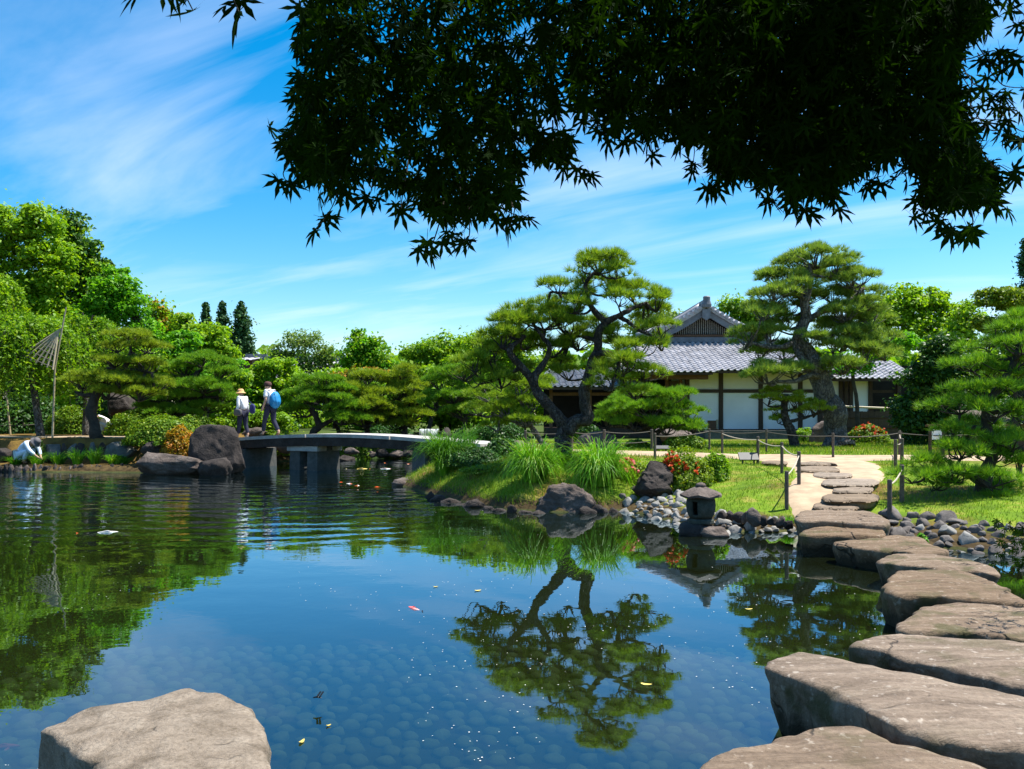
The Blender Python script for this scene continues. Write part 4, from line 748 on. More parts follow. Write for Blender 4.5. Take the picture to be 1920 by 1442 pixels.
# ------------------------------------------------------------------ weeping trees of the left bank, bamboo support lattice
def weeping(name, label, dome, Y, mat, nstr, leaf, seed, base, ybot, tr=.14):
    r = np.random.default_rng(seed); u = Y / F; cx, cy, hw, hh = dome; c = W(cx, cy, Y); X0 = (base - 960) / F * Y; zg = gz(X0, Y); root = thing(name, label, 'weeping tree', (X0, Y, zg), 'weeping trees of the left bank')
    nbun = max(12, nstr // 13); bi = r.integers(nbun, size=nstr); th = r.uniform(0, 2*math.pi, nbun)[bi] + r.normal(size=nstr) * .10; q = np.clip(np.sqrt(r.uniform(0, 1, nbun))[bi] + r.normal(size=nstr) * .06, .02, 1); sx = c[0] + np.cos(th) * q * hw * u; sy = Y + np.sin(th) * q * hw * u * .7; sz = c[2] + np.sqrt(np.clip(1 - q**2, 0, 1)) * hh * u + r.normal(size=nstr) * .08
    zb = CZ - (ybot - HY) * u; Ps = []; tw = MB(); out = np.stack([np.cos(th), np.sin(th) * .7], 1)
    for i in range(nstr):
        ln = (sz[i] - zb) * (.35 + .65 * ((bi[i] * .618) % 1)) * r.uniform(.7, 1.0) * (.5 + .5 * q[i]); n = max(6, int(ln / (leaf * .42))); t_ = np.linspace(0, 1, n)
        x = sx[i] + out[i, 0] * .45 * t_**.5 * q[i] + .05 * np.sin(t_ * 7 + i); y = sy[i] + out[i, 1] * .45 * t_**.5 * q[i]; z = sz[i] + .10 * np.sin(np.minimum(t_ * 6, math.pi)) - ln * t_**1.3
        Ps.append(np.stack([x, y, z], 1))
        if i % 5 == 0: tw.tube(np.stack([x, y, z], 1)[::max(1, n // 5)], .007, 4)
    P = np.vstack(Ps); P = P + r.normal(size=P.shape) * .05; P[:, 2] = np.maximum(P[:, 2], zg + .4); Nn = unit(r.normal(size=P.shape) + np.array((0, -.3, .25))); V, Fc = leaf_quads(P, Nn, leaf, .45, .12, r)
    mesh_np('crown', V, Fc, M[mat], parent=root); tw.build('hanging_twigs', M['bark_d'], root)['kind'] = 'stuff'
    tb = MB(); top = c + np.array((0, 0, hh * u * .7)); tb.tube(cr_path([(X0, Y, zg - .15), ((X0 + c[0]) / 2, Y, (zg + top[2]) / 2), top], 14), np.linspace(tr, tr * .35, 14), 9, .1, seed); tb.build('trunk', M['bark_l'], root, smooth=True)
    lb = MB()
    for i in range(0, nstr, max(1, nstr // 26)): lb.tube(cr_path([top - np.array((0, 0, .6)), ((top[0] + sx[i]) / 2, (Y + sy[i]) / 2, max(top[2], sz[i]) + .02), (sx[i], sy[i], sz[i])], 6), np.linspace(tr * .28, .012, 6), 5)
    lb.build('limbs', M['bark_d'], root)['kind'] = 'stuff'; return root
weeping('weeping_cherry', 'pale green weeping tree at the left edge drooping over its bamboo lattice', (45,668,108,72), 27.6, 'lf_mid', 860, .13, 201, 78, 800)
weeping('weeping_cherry', 'dark-hearted weeping tree right of the bamboo lattice', (165,650,64,52), 29.5, 'lf_mid', 520, .12, 202, 160, 745, .12)
weeping('weeping_cherry', 'weeping tree cut by the left edge of the picture', (-40,570,80,60), 30.5, 'lf_yel', 420, .14, 203, -40, 790)
# lattice: pole and sloping canes with cross canes
Lt = thing('bamboo_lattice', 'sloping pale bamboo lattice holding up the weeping tree', 'lattice', W(98, 800, 26.6) * np.array((1, 1, 0)) + np.array((0, 0, gz(*W(98, 800, 26.6)[:2]))))
lz = ORG[Lt.name][2]
a0 = W(98, 800, 26.6); MB().tube([(a0[0], 26.6, lz - .2), W(103, 690, 26.6), W(124, 576, 26.6)], [.035, .03, .022], 7).build('pole', M['bamboo'], Lt)
for k in range(7):
    a = W(114 - k * .8, 617 + k * 1.2, 26.6); b_ = W(36 + k * 10.5, 668 + k * 4.2, 26.35); MB().tube([a, (a+b_)/2, b_], .03, 6).build('cane', M['bamboo'], Lt)
for k in range(5):
    t_ = .36 + k * .155; a = W(114, 617, 26.6) * (1 - t_) + W(36, 668, 26.35) * t_; b_ = W(109.2, 624.2, 26.6) * (1 - t_) + W(99, 693, 26.35) * t_; a[2] += .05; b_[2] += .05; MB().tube([a, b_], .016, 5).build('cross_cane', M['post'], Lt)
# props under the left pine and weeping tree
for k, (xa, ya, xb, yb, Y_) in enumerate([(20,815,12,735,27.6),(84,812,92,740,27.3),(150,805,158,735,27.5),(192,802,200,742,27.2),(66,800,76,745,28.2)]):
    a = hit(xa, ya); p_ = thing('bamboo_prop', ['thin leaning prop pole nearest the left edge of the left bank', 'prop pole under the weeping tree, right of its grey trunk', 'prop pole left of the stout pine trunk', 'straight prop pole just right of the crouching visitor', 'grey prop pole behind the left fence, under the weeping tree'][k], 'prop pole', a, 'prop poles under the left bank trees')
    tb = MB(); b_ = W(xb, yb, a[1]); tb.tube([(a[0], a[1], a[2] - .1), b_], [.035, .028], 7); tb.build('pole', M['bamboo'], p_); MB().bar(b_ + (-.14, 0, .0), b_ + (.14, 0, .03), .04, .04).build('crossbar', M['post'], p_)

# ------------------------------------------------------------------ shrubs, hedges, sedge clumps
shrub('azalea_bush', 'clipped mound of orange and green leaves left of the tall boulder', 302, 842, 70, 62, 25.9, 'lf_hedge', .085, 1.0, 301, group='clipped bushes', lump=.2)
k = shrub('azalea_bush', 'orange-leaved bush wrapped round the left of the tall boulder', 335, 845, 36, 44, 25.2, 'lf_orange', .085, .8, 302, group='clipped bushes')
shrub('clipped_hedge', 'bright clipped hedge behind the left fence', 262, 800, 62, 34, 29, 'lf_hedge', .09, 1.0, 303, group='clipped bushes')
shrub('clipped_hedge', 'yellow-green clipped hedge behind the crouching visitor', 130, 790, 44, 26, 31, 'lf_hedge', .09, 1.0, 304, group='clipped bushes')
shrub('clipped_hedge', 'green clipped hedge under the green flat-layered pine', 350, 815, 60, 38, 28.5, 'lf_hedge', .09, 1.0, 305, group='clipped bushes')
shrub('clipped_hedge', 'low bright hedge between the two walkers, beyond the bridge', 520, 822, 40, 14, 31, 'lf_hedge', .09, 1.0, 306, group='clipped bushes')
shrub('clipped_hedge', 'rounded grass-green mound at the far bank above the bridge', 742, 822, 22, 17, 33, 'lf_hedge', .08, 1.2, 307, group='clipped bushes', lump=.08)
shrub('clipped_hedge', 'low hedge beyond the middle of the bridge', 650, 824, 50, 14, 32.5, 'lf_hedge', .09, 1.0, 308, group='clipped bushes')
shrub('dark_shrub', 'rounded green shrub behind the sedge at the right end of the bridge', 888, 905, 60, 68, 18.7, 'lf_dark', .06, 1.0, 309, group='clipped bushes')
shrub('dark_shrub', 'small dark rounded shrub left of the big pine trunk', 940, 874, 38, 54, 19.6, 'lf_dark', .07, 1.0, 310, group='clipped bushes')
shrub('azalea_bush', 'red-flowered azalea sprawling beside the black boulder', 1285, 905, 58, 56, 15.4, 'lf_olive', .06, .85, 311, flower=('petal_red', 70, .055, (-1, .6)), group='flowering azaleas', lump=.4)
shrub('azalea_bush', 'green leafy end of the azalea thicket near the lawn fence', 1342, 892, 28, 44, 15.6, 'lf_mid', .06, .95, 312, group='flowering azaleas', lump=.35)
shrub('azalea_bush', 'pink-red azalea blossoms low beside the right sedge clump', 1178, 890, 38, 32, 16.0, 'lf_olive', .05, .7, 313, flower=('petal_pink', 90, .05, (-.6, 1)), group='flowering azaleas', lump=.4)
shrub('azalea_bush', 'rounded azalea with red flowers at the foot of the leaning pine', 1626, 838, 42, 42, 29, 'lf_hedge', .085, 1.0, 314, flower=('petal_red', 40, .09, (-.8, .6)), group='flowering azaleas', lump=.18)
shrub('clipped_hedge', 'bright low hedge in front of the white house wall', 1285, 842, 46, 28, 24.2, 'lf_hedge', .075, 1.1, 315, group='clipped bushes', lump=.12)
shrub('clipped_hedge', 'small bright shrub right of the conical rock', 1195, 846, 26, 22, 24.5, 'lf_hedge', .075, 1.0, 316, group='clipped bushes')
shrub('clipped_hedge', 'leafy green shrub between the small pine and the leaning pine', 1508, 836, 22, 34, 29.5, 'lf_mid', .10, .8, 317, group='clipped bushes', lump=.4)
shrub('dark_shrub', 'dark shrub at the foot of the dark evergreen tree', 1735, 842, 44, 50, 27.5, 'lf_dark', .1, 1.0, 318, group='clipped bushes')
shrub('dark_shrub', 'dark bushes between the right wing of the house and the evergreen', 1690, 840, 50, 110, 40, 'lf_dark', .16, .9, 325, group='clipped bushes')
shrub('dark_shrub', 'dark bushes behind the gate at the right edge', 1890, 845, 90, 90, 27.5, 'lf_dark', .12, .8, 326, group='clipped bushes')
shrub('dark_shrub', 'dark undergrowth behind the conical rock by the house', 1100, 842, 30, 50, 29, 'lf_dark', .1, .9, 319, group='clipped bushes')
shrub('dark_shrub', 'dark undergrowth under the pine with the slanting pale trunk', 935, 838, 60, 50, 30, 'lf_dark', .1, .9, 320, group='clipped bushes')
shrub('dark_shrub', 'dark undergrowth on the far bank left of the waterfall', 730, 826, 60, 30, 36, 'lf_dark', .12, .9, 321, group='clipped bushes')
shrub('dark_shrub', 'dark undergrowth behind the weeping trees, left edge', 40, 792, 80, 60, 33, 'lf_dark', .14, .8, 322, group='clipped bushes')
shrub('dark_shrub', 'dark undergrowth behind the stout left-bank pine', 190, 788, 60, 52, 33.5, 'lf_dark', .14, .8, 323, group='clipped bushes')
shrub('dark_shrub', 'dark undergrowth behind the two walkers', 500, 815, 60, 50, 36, 'lf_dark', .14, .8, 324, group='clipped bushes')
for k, (px, py, hw, hh, mt) in enumerate([(1085,890,34,26,'lf_hedge'),(1020,884,30,22,'lf_hedge'),(955,905,36,20,'lf_olive'),(1150,886,30,24,'lf_olive'),(905,915,40,18,'lf_hedge')]):
    shrub('ground_cover', ['low bright ground cover right of the big pine foot', 'low ground cover left of the big pine foot', 'olive ground cover on the slope left of the sedge clumps', 'olive ground cover beside the pink azalea blossoms', 'low ground cover at the edge of the point below the rounded shrub'][k], px, py, hw, hh, [16.6,16.8,16.9,16.3,17.4][k], mt, .05, .8, 360 + k, group='low planting on the point', cat='plant', lump=.5)
sedge('sedge_clump', 'bright arching sedge clump left of the big pine foot', 1002, 930, 66, 92, 15.6, 'sedge', 900, 331, .017, 'sedge clumps', 1.5)
sedge('sedge_clump', 'bright arching sedge clump right of the big pine foot', 1126, 930, 70, 98, 15.45, 'sedge', 1000, 332, .017, 'sedge clumps', 1.5)
sedge('sedge_clump', 'big dark green sedge clump at the right end of the bridge', 838, 900, 66, 84, 19.0, 'sedge_d', 1100, 333, .016, 'sedge clumps', .8)
sedge('sedge_clump', 'small low sedge tuft at the waterline below the dark clump', 836, 925, 34, 44, 18.6, 'sedge', 240, 334, .012, 'sedge clumps', .8)
sedge('sedge_clump', 'upright thin grass behind the dark sedge clump', 880, 870, 30, 70, 21, 'sedge_d', 120, 335, .012, 'sedge clumps', .3)
sedge('sedge_clump', 'short grass tuft beside the first pond stepping stone', 1478, 985, 20, 26, 12.35, 'sedge', 160, 336, .010, 'sedge clumps', .5)
sedge('sedge_clump', 'thin grass tuft at the foot of the big pine trunk', 1050, 880, 40, 34, 16.9, 'sedge', 220, 337, .012, 'sedge clumps', .8)
for k, (px, py, hw, hh) in enumerate([(30,868,30,14),(70,868,30,18),(110,866,30,22),(145,864,26,28),(178,866,26,30),(212,868,26,16),(232,874,20,12)]):
    sedge('sedge_clump', 'grass tuft on the narrow left bank ledge, ' + ORD[k] + ' from the left', px, py, hw, hh + 6, 25.35, 'sedge' if k % 2 else 'sedge_d', 150, 340 + k, .016, 'grass tufts on the left ledge', .5)
shrub('small_plant', 'bright yellow-green leafy plant on the left ledge', 218, 866, 12, 14, 25.4, 'lf_yel', .10, .8, 350, cat='plant')
shrub('small_plant', 'silvery green plant hanging over the left bank wall', 68, 842, 24, 18, 25.8, 'lf_airy', .07, .9, 351, cat='plant')
shrub('small_plant', 'tiny bright plant among the shaded right cobbles', 1728, 1018, 12, 20, 10.9, 'lf_bright', .05, .6, 352, cat='plant', lump=.4)

# ------------------------------------------------------------------ lawn blades
def blades(P, h, wd, r):
    n = len(P); th = r.uniform(0, 6.283, n); hh = h * r.uniform(.5, 1.3, n); s = np.stack([np.cos(th), np.sin(th), 0*th], 1) * wd * .5; lean = np.stack([r.normal(size=n) * .35, r.normal(size=n) * .35, np.ones(n)], 1) * hh[:, None]
    V = np.empty((n, 3, 3)); V[:, 0] = P - s; V[:, 1] = P + s; V[:, 2] = P + lean; return V.reshape(-1, 3), np.arange(n*3).reshape(-1, 3)
def on_path(x, y):
    a = np.array([(4.55,11.3),(4.75,12.4),(5.15,13.6),(6.0,15.2),(6.6,16.8),(6.9,18.3),(6.8,19.6)]); wv = [.55,.57,.65,.87,.95,1.2,1.5]
    cx = np.interp(y, a[:, 1], a[:, 0]); hw = np.interp(y, a[:, 1], wv); k = (np.abs(x - cx) < hw * .97) & (y > 11) & (y < 19.8)
    b_ = np.array([(-3.2,24.5),(-1.2,23.4),(1.2,22.6),(3.6,21.0),(5.6,19.9),(8.0,19.6),(11.5,19.5),(16,20)]); cy = np.interp(x, b_[:, 0], b_[:, 1]); return k | (np.abs(y - cy) < .72)
VV = []; FF = []; nb = 0
for (x0, x1, y0, y1, dn, h, wd) in [(-3, 2.3, 14.2, 24, 560, .11, .014), (-2, 9, 11, 19, 520, .055, .012), (-2, 16, 19, 31, 190, .08, .022)]:
    n = int((x1-x0) * (y1-y0) * dn); x = rng.uniform(x0, x1, n); y = rng.uniform(y0, y1, n); d = sd_pond(x, y); pat = fbm(np.stack([x, y, 0*x], 1) * .8, 77)
    k = (d > np.where(x > 5.1, .95, np.where(x < 2.1, .1, .35))) & ~on_path(x, y) & (rng.random(n) < np.clip(2.4 - pat * 2.6, .15, 1)) & ~((x > 2) & (x < 3.0) & (d < 1.0) & (y < 15)); x, y = x[k], y[k]
    V, Fc = blades(np.stack([x, y, ground(x, y) - .005], 1), h, wd, rng); VV.append(V); FF.append(Fc + nb); nb += len(V)
tag(mesh_np('lawn_grass', np.vstack(VV), np.vstack(FF), M['grass']), 'short sunlit lawn grass beside the sand path and on the point', 'grass', kind='stuff')

# ------------------------------------------------------------------ stone bridge
Lb, Rb = np.array((-8.95, 27.6)), np.array((-.55, 22.9)); dirb = unit(Rb - Lb); nrmb = np.array((dirb[1], -dirb[0])); nrmb = nrmb if nrmb[1] < 0 else -nrmb
Br = thing('stone_bridge', 'gently arched stone slab bridge over the narrow of the pond', 'bridge', (Lb[0], Lb[1], 0))
def deckz(t_): return .93 + .22 * math.sin(math.pi * min(1, max(0, t_)) * .94 + .1) - .02 * t_
wdt = 1.25
for s_, (t0, t1) in enumerate([(0, .345), (.35, .68), (.685, 1.0)]):
    n = 14; V = []; Fs = []
    for i in range(n):
        t_ = t0 + (t1 - t0) * i / (n-1); c = Lb + (Rb - Lb) * t_; z = deckz(t_)
        for off, dz in ((-wdt/2, 0), (wdt/2, 0), (wdt/2, -.10), (-wdt/2, -.10)): q = c + nrmb * off; V.append((q[0], q[1], z + dz))
    for i in range(n-1):
        for j in range(4): k = (j+1) % 4; Fs.append((i*4+j, (i+1)*4+j, (i+1)*4+k, i*4+k))
    Fs += [(0, 1, 2, 3), tuple((n-1)*4 + j for j in (3, 2, 1, 0))]
    o = mesh_np('deck_slab', V, Fs, M['granite'], parent=Br)
    bb = bmesh.new(); bb.from_mesh(o.data); bmesh.ops.recalc_face_normals(bb, faces=bb.faces[:]); bb.to_mesh(o.data); bb.free()
for off in (-.42, .42):
    V = []; Fs = []; n = 40
    for i in range(n):
        t_ = .003 + .994 * i / (n-1); c = Lb + (Rb - Lb) * t_; z = deckz(t_) - .104
        for o2, dz in ((-.19, 0), (.19, 0), (.19, -.26), (-.19, -.26)): q = c + nrmb * (off + o2); V.append((q[0], q[1], z + dz))
    for i in range(n-1):
        for j in range(4): k = (j+1) % 4; Fs.append((i*4+j, (i+1)*4+j, (i+1)*4+k, i*4+k))
    Fs += [(0, 1, 2, 3), tuple((n-1)*4 + j for j in (3, 2, 1, 0))]; mesh_np('girder', V, Fs, M['rock'], parent=Br)
def pier(t_, half, mat='granite_d', off=0.0, top=None):
    c = Lb + (Rb - Lb) * t_; z = deckz(t_) - .366; mb = MB(); q = c + nrmb * off
    A = np.array((dirb[0], dirb[1], 0)) * half; B_ = np.array((nrmb[0], nrmb[1], 0)) * (half * 1.05 if t_ < .1 else .5); base = np.array((q[0], q[1], -.7)); up = np.array((0, 0, z + .7))
    V = [base - A*1.08 - B_*1.08, base + A*1.08 - B_*1.08, base + A*1.08 + B_*1.08, base - A*1.08 + B_*1.08]; V += [v_ + up * 1.0 for v_ in [base - A - B_, base + A - B_, base + A + B_, base - A + B_]]
    mb.add(V, [(0,3,2,1),(4,5,6,7),(0,1,5,4),(1,2,6,5),(2,3,7,6),(3,0,4,7)]); return mb.build('pier', M[mat], Br)
for t_, hf in ((.045, .34), (.29, .2), (.365, .2), (.78, .22)):
    for off in ((-.36, .36) if t_ < .1 else (.0,)): pier(t_, hf, 'granite_d', off)
for t_ in (.327, ):
    c = Lb + (Rb - Lb) * t_; z = deckz(t_) - .36; a = c - dirb * .62; b_ = c + dirb * .62
    for off in (-.36, .36): q = nrmb * off; MB().bar((a[0]+q[0], a[1]+q[1], z - .08), (b_[0]+q[0], b_[1]+q[1], z - .08), .42, .16).build('cap_beam', M['granite'], Br)

# ------------------------------------------------------------------ stone lantern standing in the water on its rock
lc = WZ(1316, 1003, 0); LX, LY = lc[0] + .02, 12.05; u = LY / F
boulder('lantern_rock', 'dark wet rock in the water under the stone lantern', (LX - .02, LY, .02), (.36, .30, .19), M['rock'], 41, 4, 6, .08, flat=.7)
boulder('lantern_rock', 'brown flat rock in front of the stone lantern, partly in the water', (LX + .16, LY - .25, .04), (.24, .17, .13), M['rock_b'], 43, 4, 6, .08, flat=.6)
M['moss_stone'] = stone('mossy_granite', (.022, .028, .022), (.05, .06, .048), (.10, .105, .085), 9, .03)
Ln = thing('stone_lantern', 'squat mossy stone lantern with a wide cap at the pond edge', 'lantern', (LX, LY, .14))
z0 = .14
MB().lathe([(.17, 0), (.19, .02), (.19, .06), (.165, .08)], 24, (LX, LY, z0)).build('base', M['moss_stone'], Ln)
seg = 28; prof = [(.155, .08), (.185, .13), (.205, .20), (.212, .27), (.205, .34), (.185, .39)]; mb = MB(); V = []; Fs = []
for r_, z in prof:
    for j in range(seg): a = 2*math.pi*j/seg; V.append((LX + r_*math.cos(a), LY + r_*math.sin(a), z0 + z))
for i in range(len(prof)-1):
    for j in range(seg):
        a = 2*math.pi*(j+.5)/seg; dg = (math.degrees(a)) % 360
        if i in (1, 2, 3) and (218 < dg < 246 or 40 < dg < 66 or 128 < dg < 156): continue      # light openings
        k = (j+1) % seg; Fs.append((i*seg+j, i*seg+k, (i+1)*seg+k, (i+1)*seg+j))
mb.add(V, Fs); o = mb.build('light_box', M['moss_stone'], Ln, smooth=True); sm = o.modifiers.new('thick', 'SOLIDIFY'); sm.thickness = .035; sm.offset = -1
mb = MB(); V = []; Fs = []; rings = [(.31, .385, .02), (.315, .41, .03), (.25, .46, .012), (.16, .505, .0), (.085, .535, 0), (.06, .54, 0)]
for r_, z, lift in rings:
    for j in range(36): a = 2*math.pi*j/36; c6 = abs(((a / (math.pi/3)) % 1) - .5) * 2; rr = r_ * (1 - .08 * (1 - c6)); V.append((LX + rr*math.cos(a+.2), LY + rr*math.sin(a+.2), z0 + z + lift * c6 + .004 * math.sin(a * 5)))
for i in range(len(rings)-1):
    for j in range(36): k = (j+1) % 36; Fs.append((i*36+j, i*36+k, (i+1)*36+k, (i+1)*36+j))
Fs += [tuple(range(36))[::-1], tuple(5*36 + j for j in range(36))]; mb.add(V, Fs).build('cap', M['rock_b'], Ln)
MB().lathe([(.065, .535), (.078, .555), (.06, .585), (.02, .60)], 18, (LX, LY, z0)).build('finial', M['rock_b'], Ln, smooth=True)

# ------------------------------------------------------------------ rope fences
def fence(label, posts, mat_post, mat_rope, hgt=.62, rad=.03, sag=.05, lev=(.88,), group=None, link=None):
    """posts: photo pixels of each post's foot"""
    H = [hit(*p_) for p_ in posts]; root = thing('rope_fence', label, 'fence', H[0], group or 'rope fences'); 
    for h in H:
        rr = rad * rng.uniform(.9, 1.1); MB().lathe([(rr, -.15), (rr, hgt * .985), (rr * .8, hgt)], 10, tuple(h)).build('post', M[mat_post], root, smooth=False)
    for a, b_ in zip(H[:-1], H[1:]):
        for l_ in lev:
            P = [a + (b_ - a) * t_ + np.array((0, 0, hgt * l_ - sag * 4 * t_ * (1 - t_))) for t_ in np.linspace(0, 1, 9)]; MB().tube(P, .012, 5).build('rope', M[mat_rope], root)
    return root
fence('rope fence on the left edge of the sand path by the lawn', [(1354,852),(1421,870),(1466,888),(1498,912),(1475,957)], 'post', 'rope', .60, .03)
fence('rope fence on the right edge of the sand path under the edge pine', [(1668,974),(1691,942)], 'post', 'rope', .58, .034)
fence('rope fence around the lawn below the house, beyond the path', [(1228,862),(1330,845),(1437,848),(1562,861),(1687,853),(1830,856)], 'post', 'rope_d', .62, .03)
fence('short pair of roped posts where the paths meet at the right', [(1679,878),(1691,876),(1687,856)], 'post', 'rope', .6, .038)
fence('low rope fence beyond the path behind the big pine', [(985,848),(1072,848),(1133,847),(1222,845)], 'post', 'rope_d', .6, .035, lev=(.9, .45))
fence('roped pale posts along the left bank path', [(42,811),(138,812),(223,814)], 'post', 'rope_d', .55, .035)
fence('shorter roped posts nearer the water on the left bank', [(-30,818),(72,815)], 'post', 'rope_d', .45, .035)
for px, py, hw, hh, lab in [(1403,870,18,17,'grey slanted sign plate at the corner of the lawn path'),(1240,848,14,9,'small grey slanted sign plate by the azaleas'),(1134,860,15,11,'dark low sign plate right of the big pine trunk')]:
    h = hit(px, py); u = h[1] / F; s_ = thing('sign_plate', lab, 'sign', h, 'low sign plates')
    o = MB().bar(h + (-hw*u, 0, hh*u*.62), h + (hw*u, 0, hh*u*.62), hh*u*1.0, .03).build('plate', M['metal'], s_); 
    V = [h + (-hw*u, -.10, .10), h + (hw*u, -.10, .10), h + (hw*u, .06, hh*u + .05), h + (-hw*u, .06, hh*u + .05)]; n_ = np.array((0, -.06, .05)); bpy.data.objects.remove(o)
    MB().add(list(np.array(V)) + list(np.array(V) + np.array((0, .03, -.025))), [(0,1,2,3),(7,6,5,4),(0,4,5,1),(1,5,6,2),(2,6,7,3),(3,7,4,0)]).build('plate', M['metal'], s_)
    for sx in (-.6, .6): MB().box(h[0] + sx*hw*u - .015, h[0] + sx*hw*u + .015, h[1] - .02, h[1] + .01, h[2] - .1, h[2] + .5*hh*u + .05).build('leg', M['post'], s_)
# ------------------------------------------------------------------ the house
Ho = thing('garden_house', 'white-walled timber house with grey tiled hip-and-gable roof', 'house', (9.1, 36.2, gz(9.1, 36.2)))
TW, TL = .27, .265
def tile_mesh():
    prof = [(0, .0), (.22, -.018), (.5, -.004), (.64, .036), (.80, .050), (.94, .034), (1.0, .0)]; V = []; Fs = []; n = len(prof)
    for yy, dz in ((-.02, .022), (TL + .03, -.012)):
        for x, z in prof: V.append((x * TW, yy, z + dz))
    for x, z in prof: V.append((x * TW, -.02, z - .012))
    for i in range(n-1): Fs += [(i, i+1, n+i+1, n+i), (2*n+i, 2*n+i+1, i+1, i)]
    me = bpy.data.meshes.new('roof_tile'); me.from_pydata(V, [], Fs); me.materials.append(M['tile']); return me, np.array(V), Fs
TM, TV, TF = tile_mesh()
def tile_roof(deck, x0f, x1f, ye, ze, run, rise, nobj, longer=None, mt='tile'):
    """courses of curved tiles up a slope facing the pond; the first nobj are single tiles, the rest one part"""
    ang = math.atan2(rise, run); ln = math.hypot(run, rise); rows = int(ln / TL); pl = []
    for k in range(-1 if longer else 0, rows):
        s_ = k * TL; y = ye + s_ * math.cos(ang); z = ze + s_ * math.sin(ang); f_ = max(0, k) / rows
        xa, xb = x0f(f_), x1f(f_); x = math.floor(xa / TW) * TW
        while x < xb:
            if x >= xa - TW * .5 and (k >= 0 or x < longer): pl.append((x, y, z + rng.uniform(-.004, .004), ang + rng.uniform(-.012, .012)))
            x += TW
    sg = np.zeros(3); o0 = org(deck)
    for (x, y, z, a) in pl[:nobj]:
        o = bpy.data.objects.new('roof_tile', TM); COL.objects.link(o); o.parent = deck; o.location = (x - o0[0], y - o0[1], z - o0[2]); o.rotation_euler = (a, 0, 0)
    if len(pl) > nobj:
        mb = MB()
        for (x, y, z, a) in pl[nobj:]:
            ca, sa = math.cos(a), math.sin(a); mb.add(TV @ np.array([[1, 0, 0], [0, ca, sa], [0, -sa, ca]]) + (x, y, z), TF)
        o = mb.build('roof_tiles', M[mt], deck); o['kind'] = 'stuff'
# main lower roof
ye, ze, run, rise = 34.95, 3.60, 4.55, 1.58
mb = MB(); e0, e1, t0, t1 = 4.5, 13.9, 6.2, 12.2; zt = ze + rise; yt = ye + run
mb.add([(e0, ye+.04, ze-.03), (e1, ye+.04, ze-.03), (t1, yt, zt-.03), (t0, yt, zt-.03), (e0, ye+.04, ze-.13), (e1, ye+.04, ze-.13), (t1, yt, zt-.25), (t0, yt, zt-.25), (e0, 46, ze-.03), (e1, 46, ze-.03), (t1, 46, zt-.03), (t0, 46, zt-.03)],
       [(0,1,2,3), (0,4,5,1), (4,7,6,5), (0,3,11,8), (1,9,10,2), (8,11,10,9)])
roof = mb.build('roof', M['wood'], Ho)
tile_roof(roof, lambda f: e0 + (t0 - e0) * f, lambda f: e1 + (t1 - e1) * f, ye, ze, run, rise, 300, longer=8.45)
box('lower_eave', 4.4, 8.42, ye - .22, ye + .3, ze - .20, ze - .12, M['wood'], Ho)
for s_, (a, b_) in (('l', ((e0, ye, ze+.10), (t0, yt, zt+.10))), ('r', ((e1, ye, ze+.10), (t1, yt, zt+.10)))): MB().tube(cr_path([a, ((a[0]+b_[0])/2, (a[1]+b_[1])/2, (a[2]+b_[2])/2 - .03), b_], 10), .11, 8).build('hip_ridge', M['tile_d'], Ho, smooth=True)
# upper gable
RX, RZ = 9.16, 6.90; GX, GZ_ = 3.05, 5.42
def slope(t_, sgn): return RX + sgn * GX * t_, RZ - (RZ - GZ_) * t_ - .16 * math.sin(math.pi * t_)
for sgn in (-1, 1):
    n = 12; V = []; Fs = []
    for i in range(n):
        x, z = slope(i / (n-1), sgn); V += [(x, 39.1, z), (x, 46.5, z), (x, 46.5, z - .14), (x, 39.1, z - .14)]
    for i in range(n-1):
        for j in range(4): k = (j+1) % 4; Fs.append((i*4+j, (i+1)*4+j, (i+1)*4+k, i*4+k))
    Fs.append((0, 1, 2, 3)); Fs.append(tuple((n-1)*4 + j for j in range(4)))
    gs = mesh_np('gable_slope', V, Fs, M['tile'], parent=Ho)
    for i in range(14):                                           # tile ends along the verge
        x, z = slope((i + .4) / 14, sgn); MB().tube([(x, 38.98, z + .03), (x, 39.5, z + .06)], .085, 10).build('verge_tile', M['tile'], gs, smooth=False)
    V = []
    for i in range(n):
        x, z = slope(i / (n-1) * .98, sgn); V += [(x, 39.2, z - .15), (x, 39.3, z - .15), (x, 39.3, z - .46), (x, 39.2, z - .46)]
    mesh_np('barge_board', V, Fs, M['wood_g'] if 'wood_g' in M else M['tile_d'], parent=Ho)
    P = [np.array((slope(t_, sgn)[0], 39.75, slope(t_, sgn)[1] + .13)) for t_ in np.linspace(.04, 1.05, 14)]; MB().tube(P, .13, 8).build('descending_ridge', M['tile'], Ho, smooth=True)
MB().box(RX - .16, RX + .16, 39.05, 46.5, RZ - .05, RZ + .22).build('ridge', M['tile_d'], Ho)
o = MB().lathe([(.22, -.12), (.24, .0), (.20, .10), (.17, .2), (.17, .36), (.12, .40)], 12, (RX, 39.0, RZ), 1, .5).build('ridge_end_tile', M['tile_d'], Ho)
MB().add([(RX-.19, 39.02, RZ-.22), (RX+.19, 39.02, RZ-.22), (RX+.19, 39.02, RZ-.62), (RX+.08, 39.02, RZ-.68), (RX, 39.02, RZ-.74), (RX-.08, 39.02, RZ-.68), (RX-.19, 39.02, RZ-.62)] + [(RX-.19, 39.12, RZ-.22), (RX+.19, 39.12, RZ-.22), (RX+.19, 39.12, RZ-.62), (RX+.08, 39.12, RZ-.68), (RX, 39.12, RZ-.74), (RX-.08, 39.12, RZ-.68), (RX-.19, 39.12, RZ-.62)],
    [tuple(range(7))[::-1], tuple(range(7, 14))] + [(i, (i+1) % 7, 7 + (i+1) % 7, 7 + i) for i in range(7)]).build('gable_pendant', M['tile_d'], Ho)
